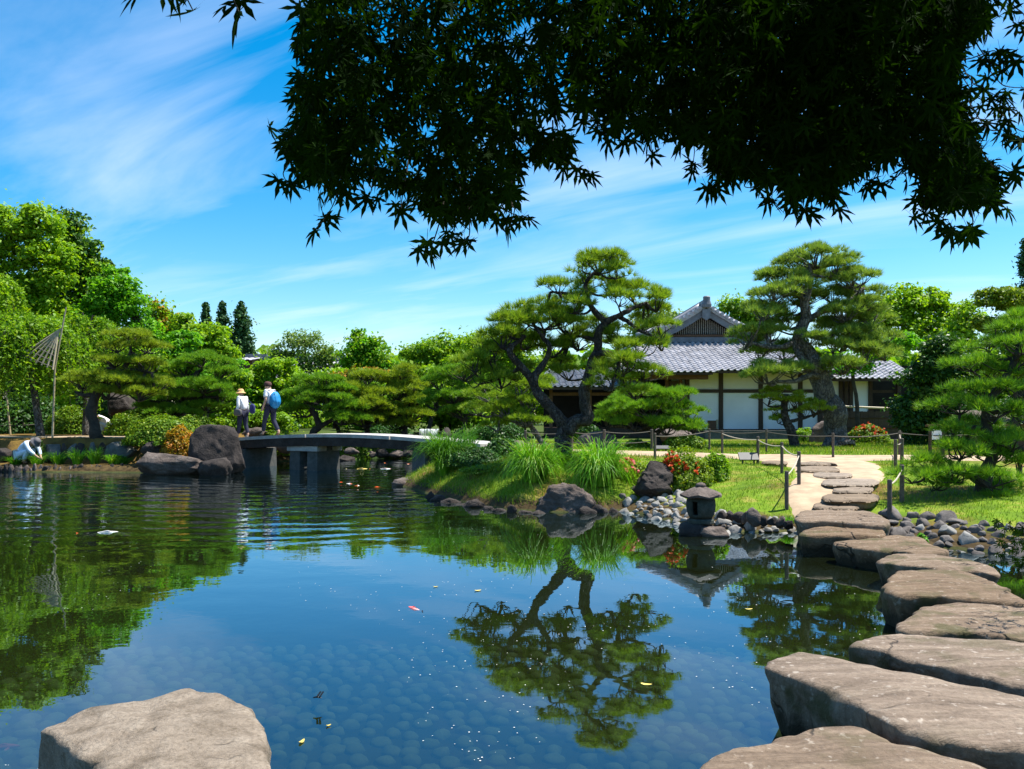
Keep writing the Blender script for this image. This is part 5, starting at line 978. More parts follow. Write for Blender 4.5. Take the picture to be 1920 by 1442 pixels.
gw = MB().add([(RX - 2.9, 39.75, 5.15), (RX + 2.9, 39.75, 5.15), (RX + 2.7, 39.75, 5.5), (RX, 39.75, RZ - .2), (RX - 2.7, 39.75, 5.5)], [(0, 1, 2, 3, 4)]).build('gable_wall', M['dark_in'], Ho)
for i in range(31):
    x = RX - 1.5 + i * .1; zz = RZ - .5 - abs(x - RX) * .56
    if zz > 5.62: box('lattice_slat', x - .02, x + .02, 39.62, 39.66, 5.56, zz, M['slat'] if 'slat' in M else M['bamboo'], gw)
for z in (5.72, 5.9, 6.08): hw_ = max(.2, (RZ - .5 - z) / .56); box('lattice_rail', RX - hw_, RX + hw_, 39.665, 39.69, z - .018, z + .018, M['wood'], gw)
box('gable_beam', RX - 2.3, RX + 2.3, 39.5, 39.72, 5.40, 5.53, M['wood_b'], Ho)
box('gable_flashing', RX - 2.7, RX + 2.7, 39.35, 39.73, 5.15, 5.39, M['tile_d'], Ho)
M['plaster_c'] = solid('cream_plaster', (.72, .69, .60), .9, .10, 1.2)
M['plaster'] = solid('weathered_white_plaster', (.78, .79, .80), .9, .10, .9)
# walls
gH = gz(9.1, 36.2)
box('body', 7.7, 13.6, 36.34, 46, gH - .2, 3.6, M['plaster'], Ho)
bays = [7.66, 9.13, 10.87, 12.6, 13.45]
for a, b_ in zip(bays[:-1], bays[1:]):
    box('wall_panel', a + .06, b_ - .06, 36.26, 36.335, 1.09, 2.67, M['plaster'], Ho); box('wall_panel', a + .06, b_ - .06, 36.26, 36.335, 2.83, 3.62, M['plaster_c'] if 'plaster_c' in M else M['plaster'], Ho)
for x in bays: box('post', x - .09, x + .09, 36.17, 36.33, gH - .05, 3.66, M['wood'], Ho, .01)
for a, b_ in zip(bays[:-1], bays[1:]): box('beam', a + .092, b_ - .092, 36.19, 36.33, 2.68, 2.82, M['wood'], Ho); box('sill', a + .092, b_ - .092, 36.16, 36.33, .97, 1.08, M['wood'], Ho)
box('plinth', 7.2, 14.0, 35.9, 36.15, gH - .2, .94, M['granite_d'], Ho)
box('wall_hatch', 8.55, 8.92, 36.2, 36.255, 1.1, 1.46, M['wood_b'], Ho); box('wall_hatch_frame', 8.925, 9.0, 36.2, 36.25, 1.1, 1.5, M['bamboo'], Ho)
box('eave_beam', 5.2, 8.35, 35.25, 35.4, 3.22, 3.42, M['wood_b'], Ho)
# open left room
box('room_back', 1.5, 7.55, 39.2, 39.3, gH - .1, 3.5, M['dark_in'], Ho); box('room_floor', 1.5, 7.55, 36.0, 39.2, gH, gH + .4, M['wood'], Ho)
for x in (1.7, 3.4, 5.1, 6.75, 7.35): box('post', x - .07, x + .07, 36.1, 36.24, gH - .05, 3.3, M['wood_b'], Ho)
box('lintel', 1.63, 7.5, 36.12, 36.22, 2.55, 2.68, M['wood_b'], Ho)
box('screen_panel', 6.85, 7.25, 36.15, 36.2, 1.2, 3.2, M['wood'], Ho)
lr = MB().add([(1.0, 35.2, 2.88), (5.4, 35.2, 2.88), (5.4, 38.6, 3.8), (1.9, 38.6, 3.8), (1.0, 35.2, 2.78), (5.4, 35.2, 2.78), (5.4, 38.6, 3.6), (1.9, 38.6, 3.6), (1.0, 41, 2.88)], [(0,1,2,3), (0,4,5,1), (4,7,6,5), (0,3,8), (4,0,8)]).build('left_roof', M['wood'], Ho)
tile_roof(lr, lambda f: 1.0 + .9 * f, lambda f: 5.4, 35.16, 2.91, 3.4, .92, 0, mt='tile_d')
MB().tube([(1.0, 35.16, 2.98), (1.9, 38.6, 3.9)], .1, 8).build('hip_ridge', M['tile_d'], Ho)
# right wing
rr_ = MB().add([(13.4, 35.3, 3.24), (17.1, 35.3, 3.24), (17.1, 38.0, 4.2), (13.4, 38.0, 4.2), (13.4, 35.3, 3.14), (17.1, 35.3, 3.14), (17.1, 38.0, 4.0), (13.4, 38.0, 4.0)], [(0,1,2,3), (0,4,5,1), (4,7,6,5), (1,5,6,2), (0,3,7,4), (3,2,6,7)]).build('right_roof', M['wood'], Ho)
tile_roof(rr_, lambda f: 13.4, lambda f: 17.1, 35.26, 3.27, 2.7, .96, 0)
for a, b_ in ((13.7, 14.45), (14.9, 15.75)): box('wall_panel', a + .06, b_ - .06, 36.46, 36.53, .95, 3.3, M['plaster'], Ho)
for x in (13.7, 14.45, 14.68, 14.9, 15.75, 17.0): box('post', x - .08, x + .08, 36.38, 36.54, gH - .1, 3.4, M['wood'], Ho)
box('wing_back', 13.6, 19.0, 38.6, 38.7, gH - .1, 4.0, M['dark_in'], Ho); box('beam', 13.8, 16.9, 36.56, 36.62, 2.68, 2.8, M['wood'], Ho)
# brushwood fence with bamboo top rail
fx0, fx1, fy = 12.6, 16.4, 33.6; fg = gz(14.5, fy); Fe = thing('brushwood_fence', 'brown brushwood fence with a pale bamboo rail beside the house', 'fence', (fx0, fy, fg)); mb = MB()
for x in np.arange(fx0, fx1, .035): h_ = 1.86 + rng.uniform(-.03, .03); mb.box(x, x + .03, fy + rng.uniform(-.01, .01), fy + .05, fg - .1, h_)
o = mb.build('brushwood', M['fence'], Fe); o['kind'] = 'stuff'
MB().tube([(fx0 + .6, fy - .02, 2.06), (fx1 + .15, fy - .02, 1.92)], .045, 8).build('top_rail', M['bamboo'], Fe)
for z in (1.2, 1.6): MB().tube([(fx0, fy - .035, z), (fx1, fy - .035, z)], .025, 6).build('rail', M['wood'], Fe)
for x in (13.3, 14.6, 15.9): box('post', x - .045, x + .045, fy + .055, fy + .14, fg - .1, 2.0, M['wood'], Fe)
# house entrance stone bench with pale rail, low stone kerb
box('kerb_stone', 7.9, 12.2, 33.9, 34.25, gH - .2, gH + .34, M['granite_d'], None); tag(bpy.data.objects['kerb_stone'], 'low grey stone kerb in front of the house wall', 'kerb')

# ------------------------------------------------------------------ far tiled roofs behind the trees
for k, (pa, pb, yr, yee, Y, lab) in enumerate([(445, 482, 667, 676, 66, 'small dark far roof ridge right of the cedars'), (478, 720, 672, 712, 62, 'long pale tiled far roof behind the airy tree')]):
    x0, x1 = W(pa, 0, Y)[0], W(pb, 0, Y)[0]; zr, ze_ = W(0, yr, Y)[2], W(0, yee, Y)[2]; g = gz(x0, Y); fb = thing('far_building', lab, 'building', ((x0+x1)/2, Y, g), 'far tiled buildings')
    box('wall', x0 + .4, x1 - .4, Y, Y + 5, g - .3, ze_ + .1, M['wood_b'] if k == 0 else M['plaster'], fb)
    V = []; Fs = []; nn = int((x1 - x0) / .12)
    for i in range(nn + 1):
        x = x0 + (x1 - x0) * i / nn; w_ = .05 * (i % 4 in (0, 1)); V += [(x, Y - .7, ze_ + w_), (x, Y + 2.4, zr + w_), (x, Y + 5.5, ze_)]
    for i in range(nn): Fs += [(i*3, i*3+3, i*3+4, i*3+1), (i*3+1, i*3+4, i*3+5, i*3+2)]
    mesh_np('roof', V, Fs, M['tile_w'] if 'tile_w' in M else M['tile'], parent=fb); box('ridge', x0 - .1, x1 + .1, Y + 2.2, Y + 2.6, zr + .02, zr + .3, M['tile_d'], fb)

# ------------------------------------------------------------------ small waterfall at the head of the pond
m, t, o_ = newmat('falling_water'); p = nd(t, 'ShaderNodeBsdfPrincipled', Roughness=.25); mp_ = nd(t, 'ShaderNodeMapping'); mp_.inputs['Scale'].default_value = (9, 1, .6); t.links.new(pos(t), mp_.inputs[0])
t.links.new(ramp(t, noise(t, mp_.outputs[0], 2, 3), [(.42, (.12, .14, .13)), (.62, (.75, .78, .78))]), p.inputs['Base Color']); t.links.new(p.outputs[0], o_.inputs[0])
wf = thing('waterfall', 'little white waterfall under dark branches at the pond head', 'waterfall', (-3.55, 35.0, 0)); V = []; Fs = []
prof = [(35.9, 1.10), (35.45, 1.09), (35.3, 1.02), (35.24, .85), (35.2, .6), (35.15, .3), (35.1, .02)]
for y, z in prof:
    for i in range(9): x = -3.95 + i * .1; V.append((x, y + .02 * math.sin(i * 2.1), z + .01 * math.sin(i * 3)))
for i in range(len(prof)-1):
    for j in range(8): Fs.append((i*9+j, i*9+j+1, (i+1)*9+j+1, (i+1)*9+j))
mesh_np('water_sheet', V, Fs, m, parent=wf, smooth=True); box('ledge', -4.2, -2.9, 35.32, 36.2, 0, .98, M['rock'], wf)
boulder('waterfall_rock', 'dark rock on the left of the little waterfall', (-4.35, 35.2, .4), (.35, .4, .75), M['rock'], 95, 3); boulder('waterfall_rock', 'dark rock on the right of the little waterfall', (-2.75, 35.2, .4), (.4, .4, .72), M['rock'], 96, 3)

# ------------------------------------------------------------------ notice boards and small gate roof behind the right pine
for px, yb, yt, Y, hw, lab in [(1757, 838, 800, 20.5, 12, 'pale notice board with brown cap left of the right edge pine'), (1882, 838, 800, 22, 9, 'pale notice board half hidden behind the right edge pine')]:
    X0 = (px - 960) / F * Y; g = gz(X0, Y); u = Y / F; nb_ = thing('notice_board', lab, 'sign', (X0, Y, g), 'notice boards at the right'); zt = CZ - (yt - HY) * u
    for s_ in (-1, 1): box('post', X0 + s_ * hw * u - .03, X0 + s_ * hw * u + .03, Y, Y + .06, g - .1, zt, M['wood'], nb_)
    box('panel', X0 - hw * u + .032, X0 + hw * u - .032, Y + .01, Y + .04, zt - .32, zt - .05, M['board'] if 'board' in M else M['plaster'], nb_); box('cap', X0 - hw * u - .08, X0 + hw * u + .08, Y - .06, Y + .12, zt + .002, zt + .05, M['wood_b'], nb_)
X0 = 14.6; Y = 24.5; g = gz(X0, Y); ga = thing('garden_gate', 'small dark roofed gate at the right edge behind the pines', 'gate', (X0, Y, g))
for x in (13.7, 15.4): box('post', x - .09, x + .09, Y, Y + .18, g - .1, 1.62, M['wood'], ga)
gr = MB().add([(13.2, Y - .5, 1.5), (16.2, Y - .5, 1.5), (16.2, Y + .1, 1.85), (13.2, Y + .1, 1.85), (16.2, Y + .7, 1.5), (13.2, Y + .7, 1.5)], [(0,1,2,3), (3,2,4,5), (0,3,5), (1,4,2), (0,5,4,1)]).build('roof', M['wood'], ga); box('door', 13.82, 15.28, Y + .05, Y + .1, g, 1.45, M['wood_b'], ga)

# ------------------------------------------------------------------ people
for nm, c, rg in (('skin', (.50, .30, .21), .6), ('shirt_white', (.80, .79, .80), .85), ('shirt_blue', (.55, .66, .78), .85), ('trouser_navy', (.02, .022, .045), .85), ('straw', (.62, .36, .15), .85), ('cap_brown', (.09, .04, .035), .85), ('hair', (.015, .012, .01), .6), ('pack_blue', (.015, .21, .47), .55), ('bag_grey', (.10, .095, .10), .7), ('tote_navy', (.03, .035, .14), .7), ('shoe', (.35, .30, .26), .7), ('shoe_d', (.16, .09, .05), .7), ('eye', (.01, .01, .01), .3)): M[nm] = solid(nm, c, rg, .08, 12)
def skin(name, P, E, Rr, mat, parent, at, sub=2, sm=True):
    me = bpy.data.meshes.new(name); me.from_pydata([tuple(p) for p in P], E, []); o = bpy.data.objects.new(name, me); COL.objects.link(o); s1 = o.modifiers.new('s', 'SKIN'); s1.use_smooth_shade = True
    for i, r_ in enumerate(Rr): me.skin_vertices[0].data[i].radius = (r_, r_) if np.ndim(r_) == 0 else r_
    me.skin_vertices[0].data[0].use_root = True; s2 = o.modifiers.new('d', 'SUBSURF'); s2.levels = sub; s2.render_levels = sub
    bpy.context.view_layer.update(); ev = o.evaluated_get(bpy.context.evaluated_depsgraph_get()); m2 = bpy.data.meshes.new_from_object(ev); bpy.data.objects.remove(o); m2.name = name; m2.materials.clear()
    V = np.empty(len(m2.vertices) * 3, np.float32); m2.vertices.foreach_get('co', V); V = V.reshape(-1, 3); V = V + np.array(at) - org(parent); m2.vertices.foreach_set('co', V.ravel()); m2.update()
    return link(name, m2, mat, parent, smooth=sm)
def person(label, base, fwd, J, shirt, trouser, shoe, head_gear, sleeve='long', k=1.0, hat=None):
    """J: joint name -> (forward, side, up); body is one skin mesh, clothes its children"""
    fv = np.array((fwd[0], fwd[1], 0.0)); fv /= np.linalg.norm(fv); sv = np.array((-fv[1], fv[0], 0.0)); cv = lambda q: fv * q[0] * k + sv * q[1] * k + np.array((0, 0, q[2] * k))
    root = thing('person', label, 'person', base); Q = {n: cv(q) for n, q in J.items()}
    names = []; P = []; Rr = []; E = []
    def add(n, p, r_, par=None):
        names.append(n); P.append(p); Rr.append(r_ * k)
        if par is not None: E.append((names.index(par), len(P) - 1))
    add('pelvis', Q['pelvis'], .12); add('waist', Q['waist'], .11, 'pelvis'); add('chest', Q['chest'], .13, 'waist'); add('neck', Q['neck'], .052, 'chest'); add('jaw', Q['head'] * .75 + Q['neck'] * .25, .072, 'neck'); add('head', Q['head'], .092, 'jaw'); add('crown', Q['crown'], .066, 'head')
    hd = unit(Q['face'] - Q['head']) if 'face' in Q else fv
    add('nose', Q['head'] * .8 + Q['neck'] * .2 + hd * .115 * k, .016, 'jaw')
    for s_ in ('l', 'r'):
        add('hip' + s_, Q['hip' + s_], .088, 'pelvis'); add('knee' + s_, Q['knee' + s_], .058, 'hip' + s_); add('ankle' + s_, Q['ankle' + s_], .04, 'knee' + s_); add('toe' + s_, Q['toe' + s_], .033, 'ankle' + s_)
        add('sh' + s_, Q['sh' + s_], .056, 'chest'); add('el' + s_, Q['el' + s_], .042, 'sh' + s_); add('wr' + s_, Q['wr' + s_], .028, 'el' + s_); d = unit(Q['wr' + s_] - Q['el' + s_]); pl = Q['wr' + s_] + d * .06 * k; add('pm' + s_, pl, .034, 'wr' + s_)
        sd = unit(np.cross(d, sv) + 1e-6)
        for f_ in range(4):
            o_ = sd * (f_ - 1.5) * .019 * k; a = pl + d * .05 * k + o_; add(f'f{f_}a' + s_, a, .0095, 'pm' + s_); add(f'f{f_}b' + s_, a + (d * (.034 + .006 * (f_ in (1, 2))) + fv * .012) * k, .0085, f'f{f_}a' + s_)
        a = Q['wr' + s_] + (d * .045 - sd * .04) * k; add('tha' + s_, a, .011, 'wr' + s_); add('thb' + s_, a + (d * .04 - sd * .006) * k, .0095, 'tha' + s_)
    skin('body', P, E, Rr, M['skin'], root, base)
    # shirt
    c_ = lambda a, b_, t_: Q[a] * (1 - t_) + Q[b_] * t_
    SP = [Q['pelvis'] * .9 + Q['waist'] * .1, Q['waist'], Q['chest'], Q['chest'] * .25 + Q['neck'] * .75]; SR = [.165, .155, .165, .085]; SE = [(0, 1), (1, 2), (2, 3)]
    for s_ in ('l', 'r'):
        i = len(SP); end = c_('el' + s_, 'wr' + s_, .85) if sleeve == 'long' else c_('sh' + s_, 'el' + s_, .72); SP += [Q['sh' + s_], c_('sh' + s_, 'el' + s_, .55)] + ([Q['el' + s_]] if sleeve == 'long' else []) + [end]; SR += [.082, .072] + ([.06] if sleeve == 'long' else []) + [.047 if sleeve == 'long' else .07]; SE.append((2, i)); SE += [(j, j+1) for j in range(i, len(SP)-1)]
    skin('shirt', SP, SE, [r_ * k for r_ in SR], M[shirt], root, base)
    TP = [Q['pelvis']]; TR = [.15]; TE = []
    for s_ in ('l', 'r'): i = len(TP); TP += [Q['hip' + s_], c_('hip' + s_, 'knee' + s_, .5), Q['knee' + s_], c_('knee' + s_, 'ankle' + s_, .9)]; TR += [.105, .098, .078, .062]; TE += [(0, i), (i, i+1), (i+1, i+2), (i+2, i+3)]
    skin('trousers', TP, TE, [r_ * k for r_ in TR], M[trouser], root, base)
    for s_ in ('l', 'r'): skin('shoe', [Q['ankle' + s_] + np.array((0, 0, -.03 * k)), Q['toe' + s_] * .6 + Q['ankle' + s_] * .4 + np.array((0, 0, -.012)), Q['toe' + s_] + (Q['toe' + s_] - Q['ankle' + s_]) * .12], [(0, 1), (1, 2)], [.05 * k, .048 * k, .036 * k], M[shoe], root, base)
    # hair, eyes, headgear
    h = Q['head'] + np.array(base); cr0 = Q['crown'] - Q['head']; up = unit(cr0); V, Fc = ICO[3]; hv = V * np.array((.105, .098, .118)) * k; X_ = hd; Z_ = up; Y_ = np.cross(Z_, X_); Y_ /= np.linalg.norm(Y_); X_ = np.cross(Y_, Z_); Rm = np.stack([X_, Y_, Z_])
    keep = hv.copy(); fr_ = (V[:, 0] > .25) & (V[:, 2] < .35); keep[fr_] *= .72; keep[V[:, 2] < -.35] *= .78
    mesh_np('hair', keep @ Rm + h + up * .02 * k, Fc, M['hair'], parent=root, smooth=True)
    for s_ in (-1, 1): e = h + (X_ * .088 + Y_ * s_ * .034 + Z_ * .005) * k; mesh_np('eye', ICO[2][0] * .011 * k + e, ICO[2][1], M['eye'], parent=root, smooth=True)
    if head_gear:
        kind, mt = head_gear; tp = h + up * .035 * k; V = []; Fs = []; seg = 22
        prof = [(.165, -.055), (.15, -.03), (.112, -.012), (.108, .03), (.095, .075), (.06, .1), (.0, .106)] if kind == 'hat' else [(.112, -.01), (.112, .03), (.098, .07), (.06, .098), (.0, .105)]
        for r_, z in prof:
            for j in range(seg): a = 2*math.pi*j/seg; V.append(tp + (X_ * r_ * math.cos(a) * 1.08 + Y_ * r_ * math.sin(a) + Z_ * z) * k)
        for i in range(len(prof)-1):
            for j in range(seg): q = (j+1) % seg; Fs.append((i*seg+j, i*seg+q, (i+1)*seg+q, (i+1)*seg+j))
        ho = mesh_np('hat' if kind == 'hat' else 'cap', V, Fs, M[mt], parent=root, smooth=True)
        if kind == 'cap':
            V = [tp + (X_ * (.09 + .1 * f_) + Y_ * .085 * s_ * (1 - .35 * f_) + Z_ * (.0 - .02 * f_ - dz)) * k for dz in (0, .008) for f_ in (0, .6, 1) for s_ in (-1, 0, 1)]
            Fs = [(i*3+j, i*3+j+1, i*3+j+4, i*3+j+3) for i in range(2) for j in range(2)] + [(9+i*3+j+3, 9+i*3+j+4, 9+i*3+j+1, 9+i*3+j) for i in range(2) for j in range(2)]; mesh_np('peak', V, Fs, M[mt], parent=ho)
    return root, Q, cv
def bridge_at(px, off=-.1):
    best = None
    for t_ in np.linspace(-.02, 1, 800):
        c = Lb + (Rb - Lb) * t_ + nrmb * off; e = abs(960 + c[0] / c[1] * F - px)
        if best is None or e < best[0]: best = (e, t_, c)
    return np.array((best[2][0], best[2][1], deckz(best[1]) + .003))
walk = dict(pelvis=(0,0,.93), waist=(.01,0,1.08), chest=(.05,0,1.30), neck=(.09,0,1.46), head=(.135,0,1.56), crown=(.125,0,1.66), face=(.24,0,1.50),
    hipl=(.02,.09,.88), kneel=(.17,.09,.49), anklel=(.24,.09,.085), toel=(.38,.09,.04), hipr=(0,-.09,.88), kneer=(-.02,-.09,.48), ankler=(-.26,-.09,.12), toer=(-.15,-.09,.035),
    shl=(.05,.17,1.39), ell=(.0,.22,1.12), wrl=(.10,.23,.90), shr=(.05,-.17,1.39), elr=(.03,-.22,1.12), wrr=(.12,-.22,.90))
mb_ = bridge_at(508); fw = -dirb
person('walker on the bridge in white T-shirt, brown cap and dark trousers', mb_, (fw[0], fw[1]), walk, 'shirt_white', 'trouser_navy', 'shoe_d', ('cap', 'cap_brown'), 'short', 1.05)
fv = np.array((fw[0], fw[1], 0)); sv = np.array((-fv[1], fv[0], 0))
bpv = mb_ + fv * -.185 + np.array((0, 0, 1.20)); V, Fc = ICO[4]; q = V.copy(); q[:, 2] = np.sign(q[:, 2]) * np.abs(q[:, 2])**.75; q *= (1 - .22 * np.clip(q[:, 2:3], 0, 1)); q *= np.where(q[:, 2:3] < -.55, 1.0, 1.0); q[:, 0] *= 1 + .25 * (q[:, 2] < -.2); q += unit(V) * ((1 - np.abs(fbm(V * np.array((4, 4, 1.0)), 8, 3) * 2 - 1) - .75) * .42)[:, None]
Pk = thing('backpack', 'bright blue drawstring backpack on the back of the capped walker', 'backpack', bpv)
mesh_np('pouch', bpv + q[:, :1] * fv * .13 + q[:, 1:2] * sv * .19 + q[:, 2:] * np.array((0, 0, .29)), Fc, M['pack_blue'], parent=Pk, smooth=True)
for s_ in (-1, 1): MB().tube(cr_path([bpv + sv * s_ * .11 + np.array((0, 0, .26)) + fv * .06, bpv + sv * s_ * .15 + np.array((0, 0, .30)) + fv * .24, bpv + sv * s_ * .17 + np.array((0, 0, .10)) + fv * .34, bpv + sv * s_ * .17 + np.array((0, 0, -.2)) + fv * .16], 12), .014, 6).build('strap', M['tote_navy'], Pk)
wb_ = bridge_at(456, -.05); wwalk = dict(walk); wwalk.update(kneel=(.10,.08,.47), anklel=(.16,.08,.085), toel=(.29,.08,.04), kneer=(-.03,-.08,.47), ankler=(-.16,-.08,.10), toer=(-.03,-.08,.035), wrl=(.06,.24,.92), wrr=(.05,-.25,.92), head=(.12,0,1.57))
person('walker in straw hat, long white blouse and dark trousers, leading on the bridge', wb_, (fw[0], fw[1]), wwalk, 'shirt_white', 'trouser_navy', 'shoe', ('hat', 'straw'), 'long', .955)
def bag(name, label, c, dims, mat, strap_to):
    b_ = thing(name, label, 'bag', c); V, Fc = ICO[3]; q = np.sign(V) * np.abs(V)**.7; mesh_np('pouch', c + q[:, :1] * fv * dims[0] + q[:, 1:2] * sv * dims[1] + q[:, 2:] * np.array((0, 0, dims[2])), Fc, M[mat], parent=b_, smooth=True)
    for s_ in (-1, 1): MB().tube(cr_path([c + fv * s_ * dims[0] * .8 + np.array((0, 0, dims[2] * .8)), (c + strap_to) / 2 + fv * s_ * .1, strap_to], 9), .009, 5).build('strap', M[mat], b_)
cam_side = sv if sv[1] < 0 else -sv
bag('shoulder_bag', 'round grey shoulder bag at the hip of the straw-hatted walker', wb_ + fv * -.02 + cam_side * .25 + np.array((0, 0, .84)), (.17, .07, .12), 'bag_grey', wb_ + fv * .05 - cam_side * .02 + np.array((0, 0, 1.37)))
bag('tote_bag', 'navy tote bag swinging behind the straw-hatted walker', wb_ + fv * -.30 - cam_side * .12 + np.array((0, 0, .96)), (.11, .06, .17), 'tote_navy', wb_ + fv * -.06 - cam_side * .17 + np.array((0, 0, 1.26)))
crouch = dict(pelvis=(-.16,0,.30), waist=(-.06,0,.44), chest=(.14,0,.60), neck=(.30,0,.66), head=(.40,0,.66), crown=(.47,0,.71), face=(.46,0,.55),
    hipl=(-.12,.10,.27), kneel=(.22,.14,.42), anklel=(.02,.12,.08), toel=(.16,.12,.04), hipr=(-.12,-.10,.27), kneer=(.24,-.14,.40), ankler=(.04,-.12,.08), toer=(.18,-.12,.04),
    shl=(.18,.16,.63), ell=(.34,.2,.40), wrl=(.46,.12,.22), shr=(.18,-.16,.63), elr=(.36,-.2,.40), wrr=(.50,-.1,.24))
cb = np.array((-14.95, 25.45, gz(-14.95, 25.45) + .01))
person('person in pale blue-white shirt crouching at the water at the left edge', cb, (1, -.25), crouch, 'shirt_blue', 'shirt_blue', 'shoe_d', ('hat', 'bag_grey'), 'long', 1.0)
cq = hit(178, 815); cq = np.array((cq[0] + .06, cq[1] + .6, gz(cq[0] + .06, cq[1] + .6) + .01))
person('person in white shirt crouching behind the stout pine trunk on the left bank', cq, (-1, -.35), crouch, 'shirt_white', 'shirt_blue', 'shoe_d', None, 'long', 1.05)
# ------------------------------------------------------------------ koi
def koimat(name, c1, c2, thr):
    m, t, o = newmat(name); p = nd(t, 'ShaderNodeBsdfPrincipled', Roughness=.3); t.links.new(ramp(t, noise(t, t.nodes.new('ShaderNodeTexCoord').outputs['Object'], 5, 2), [(thr - .02, c1), (thr + .02, c2)]), p.inputs['Base Color']); t.links.new(p.outputs[0], o.inputs[0]); return m
M['koi_or'] = koimat('koi_orange', (.85, .16, .02), (.80, .28, .04), .5); M['koi_wr'] = koimat('koi_white_red', (.78, .74, .68), (.80, .14, .03), .5); M['koi_pk'] = koimat('koi_pink', (.9, .16, .14), (.9, .4, .36), .55); M['koi_y'] = koimat('koi_gold', (.75, .55, .12), (.85, .7, .35), .5)
def koi(label, px, py, ln, head, mat, z=-.02, deep=False):
    c = WZ(px, py, z if deep else 0); c[2] = z; root = thing('koi', label, 'koi', c, 'koi in the pond'); ca, sa = math.cos(head), math.sin(head); n = 14; seg = 10; V = []; Fs = []
    T = lambda x, y, zz: (c[0] + (x*ca - y*sa), c[1] + (x*sa + y*ca), c[2] + zz)
    for i in range(n):
        t_ = i / (n-1); x = (.5 - t_) * ln; r_ = ln * .105 * (math.sin(math.pi * min(1, (t_ * .93 + .035)))**.75) * (1 - .55 * max(0, t_ - .5)); bend = ln * .05 * math.sin(t_ * 4)
        for j in range(seg): a = 2*math.pi*j/seg; V.append(T(x, bend + r_*.8*math.cos(a), r_*math.sin(a)))
    for i in range(n-1):
        for j in range(seg): k = (j+1) % seg; Fs.append((i*seg+j, i*seg+k, (i+1)*seg+k, (i+1)*seg+j))
    Fs += [tuple(range(seg)), tuple((n-1)*seg + j for j in range(seg))[::-1]]; mesh_np('body', V, Fs, M[mat], parent=root, smooth=True)
    b_ = ln * .05 * math.sin(4.0)
    def fin(nm, pts): V = [T(*q) for q in pts] + [T(q[0], q[1] + .004, q[2] + .004) for q in pts]; k = len(pts); mesh_np(nm, V, [tuple(range(k)), tuple(range(k, 2*k))[::-1]] + [(i, (i+1) % k, k + (i+1) % k, k + i) for i in range(k)], M[mat], parent=root)
    fin('tail_fin', [(-.46*ln, b_, .03*ln), (-.66*ln, b_ + .05*ln, .09*ln), (-.60*ln, b_ + .02*ln, 0), (-.66*ln, b_ + .05*ln, -.09*ln), (-.46*ln, b_, -.03*ln)])
    fin('dorsal_fin', [(.12*ln, 0, .09*ln), (.02*ln, 0, .12*ln), (-.2*ln, 0, .08*ln)])
    for s_ in (-1, 1): fin('side_fin', [(.2*ln, s_*.07*ln, -.02*ln), (.13*ln, s_*.2*ln, -.04*ln), (.06*ln, s_*.17*ln, -.04*ln), (.13*ln, s_*.07*ln, -.02*ln)])
koi('white and red koi near the left side of the pond', 200, 998, .62, .25, 'koi_wr', -.050)
koi('pink-red koi under the surface in the middle of the pond', 777, 1143, .24, 2.2, 'koi_pk', -.012, True)
koi('orange koi left of the group by the flat rock', 640, 904, .42, 2.9, 'koi_or', -.040)
koi('white koi between the two orange ones by the flat rock', 656, 907, .38, 2.8, 'koi_wr', -.03)
koi('bright orange koi in the group by the flat rock', 670, 911, .42, .3, 'koi_or', -.040)
koi('long orange-gold koi nearest the flat rock', 708, 913, .55, 3.0, 'koi_or', -.052)
koi('gold koi swimming behind the others near the bridge', 678, 879, .75, .05, 'koi_y', -.06)
koi('red and white koi swimming right near the bridge', 722, 879, .75, .1, 'koi_wr', -.06)
koi('small orange koi under the right part of the bridge', 722, 868, .4, 1.0, 'koi_or', -.040)
koi('orange koi beside the right bridge pier', 766, 870, .4, .6, 'koi_or', -.040)
koi('dim red koi at the left edge of the near water', 6, 1402, .16, .3, 'koi_pk', -.05, True)
# ------------------------------------------------------------------ floating specks and leaves
M['speck'] = solid('floating_speck', (.70, .70, .66), .8, .2, 30); M['leaf_fall'] = solid('fallen_leaf', (.62, .50, .12), .7, .25, 30)
VV = []; Fs = []
for _ in range(1500):
    px = rng.uniform(-20, 1700); py = 900 + 560 * rng.random()**.75
    if vnoise(np.array([[px / 260, py / 160, 0]]), 21)[0] < .52: continue
    q = WZ(px, py, 0)
    if sd_pond([q[0]], [q[1]])[0] > -.1: continue
    r_ = rng.uniform(.0014, .0048) * (1 + q[1] * .045); a0 = rng.uniform(0, 6); b_ = len(VV); e = rng.uniform(.5, 1)
    VV += [(q[0] + r_ * math.cos(a0 + j * 1.047), q[1] + r_ * e * math.sin(a0 + j * 1.047), .004) for j in range(6)]; Fs.append(tuple(range(b_, b_ + 6)))
tag(mesh_np('floating_specks', VV, Fs, M['speck']), 'tiny pale specks of pollen drifting on the pond', 'pollen', kind='stuff')
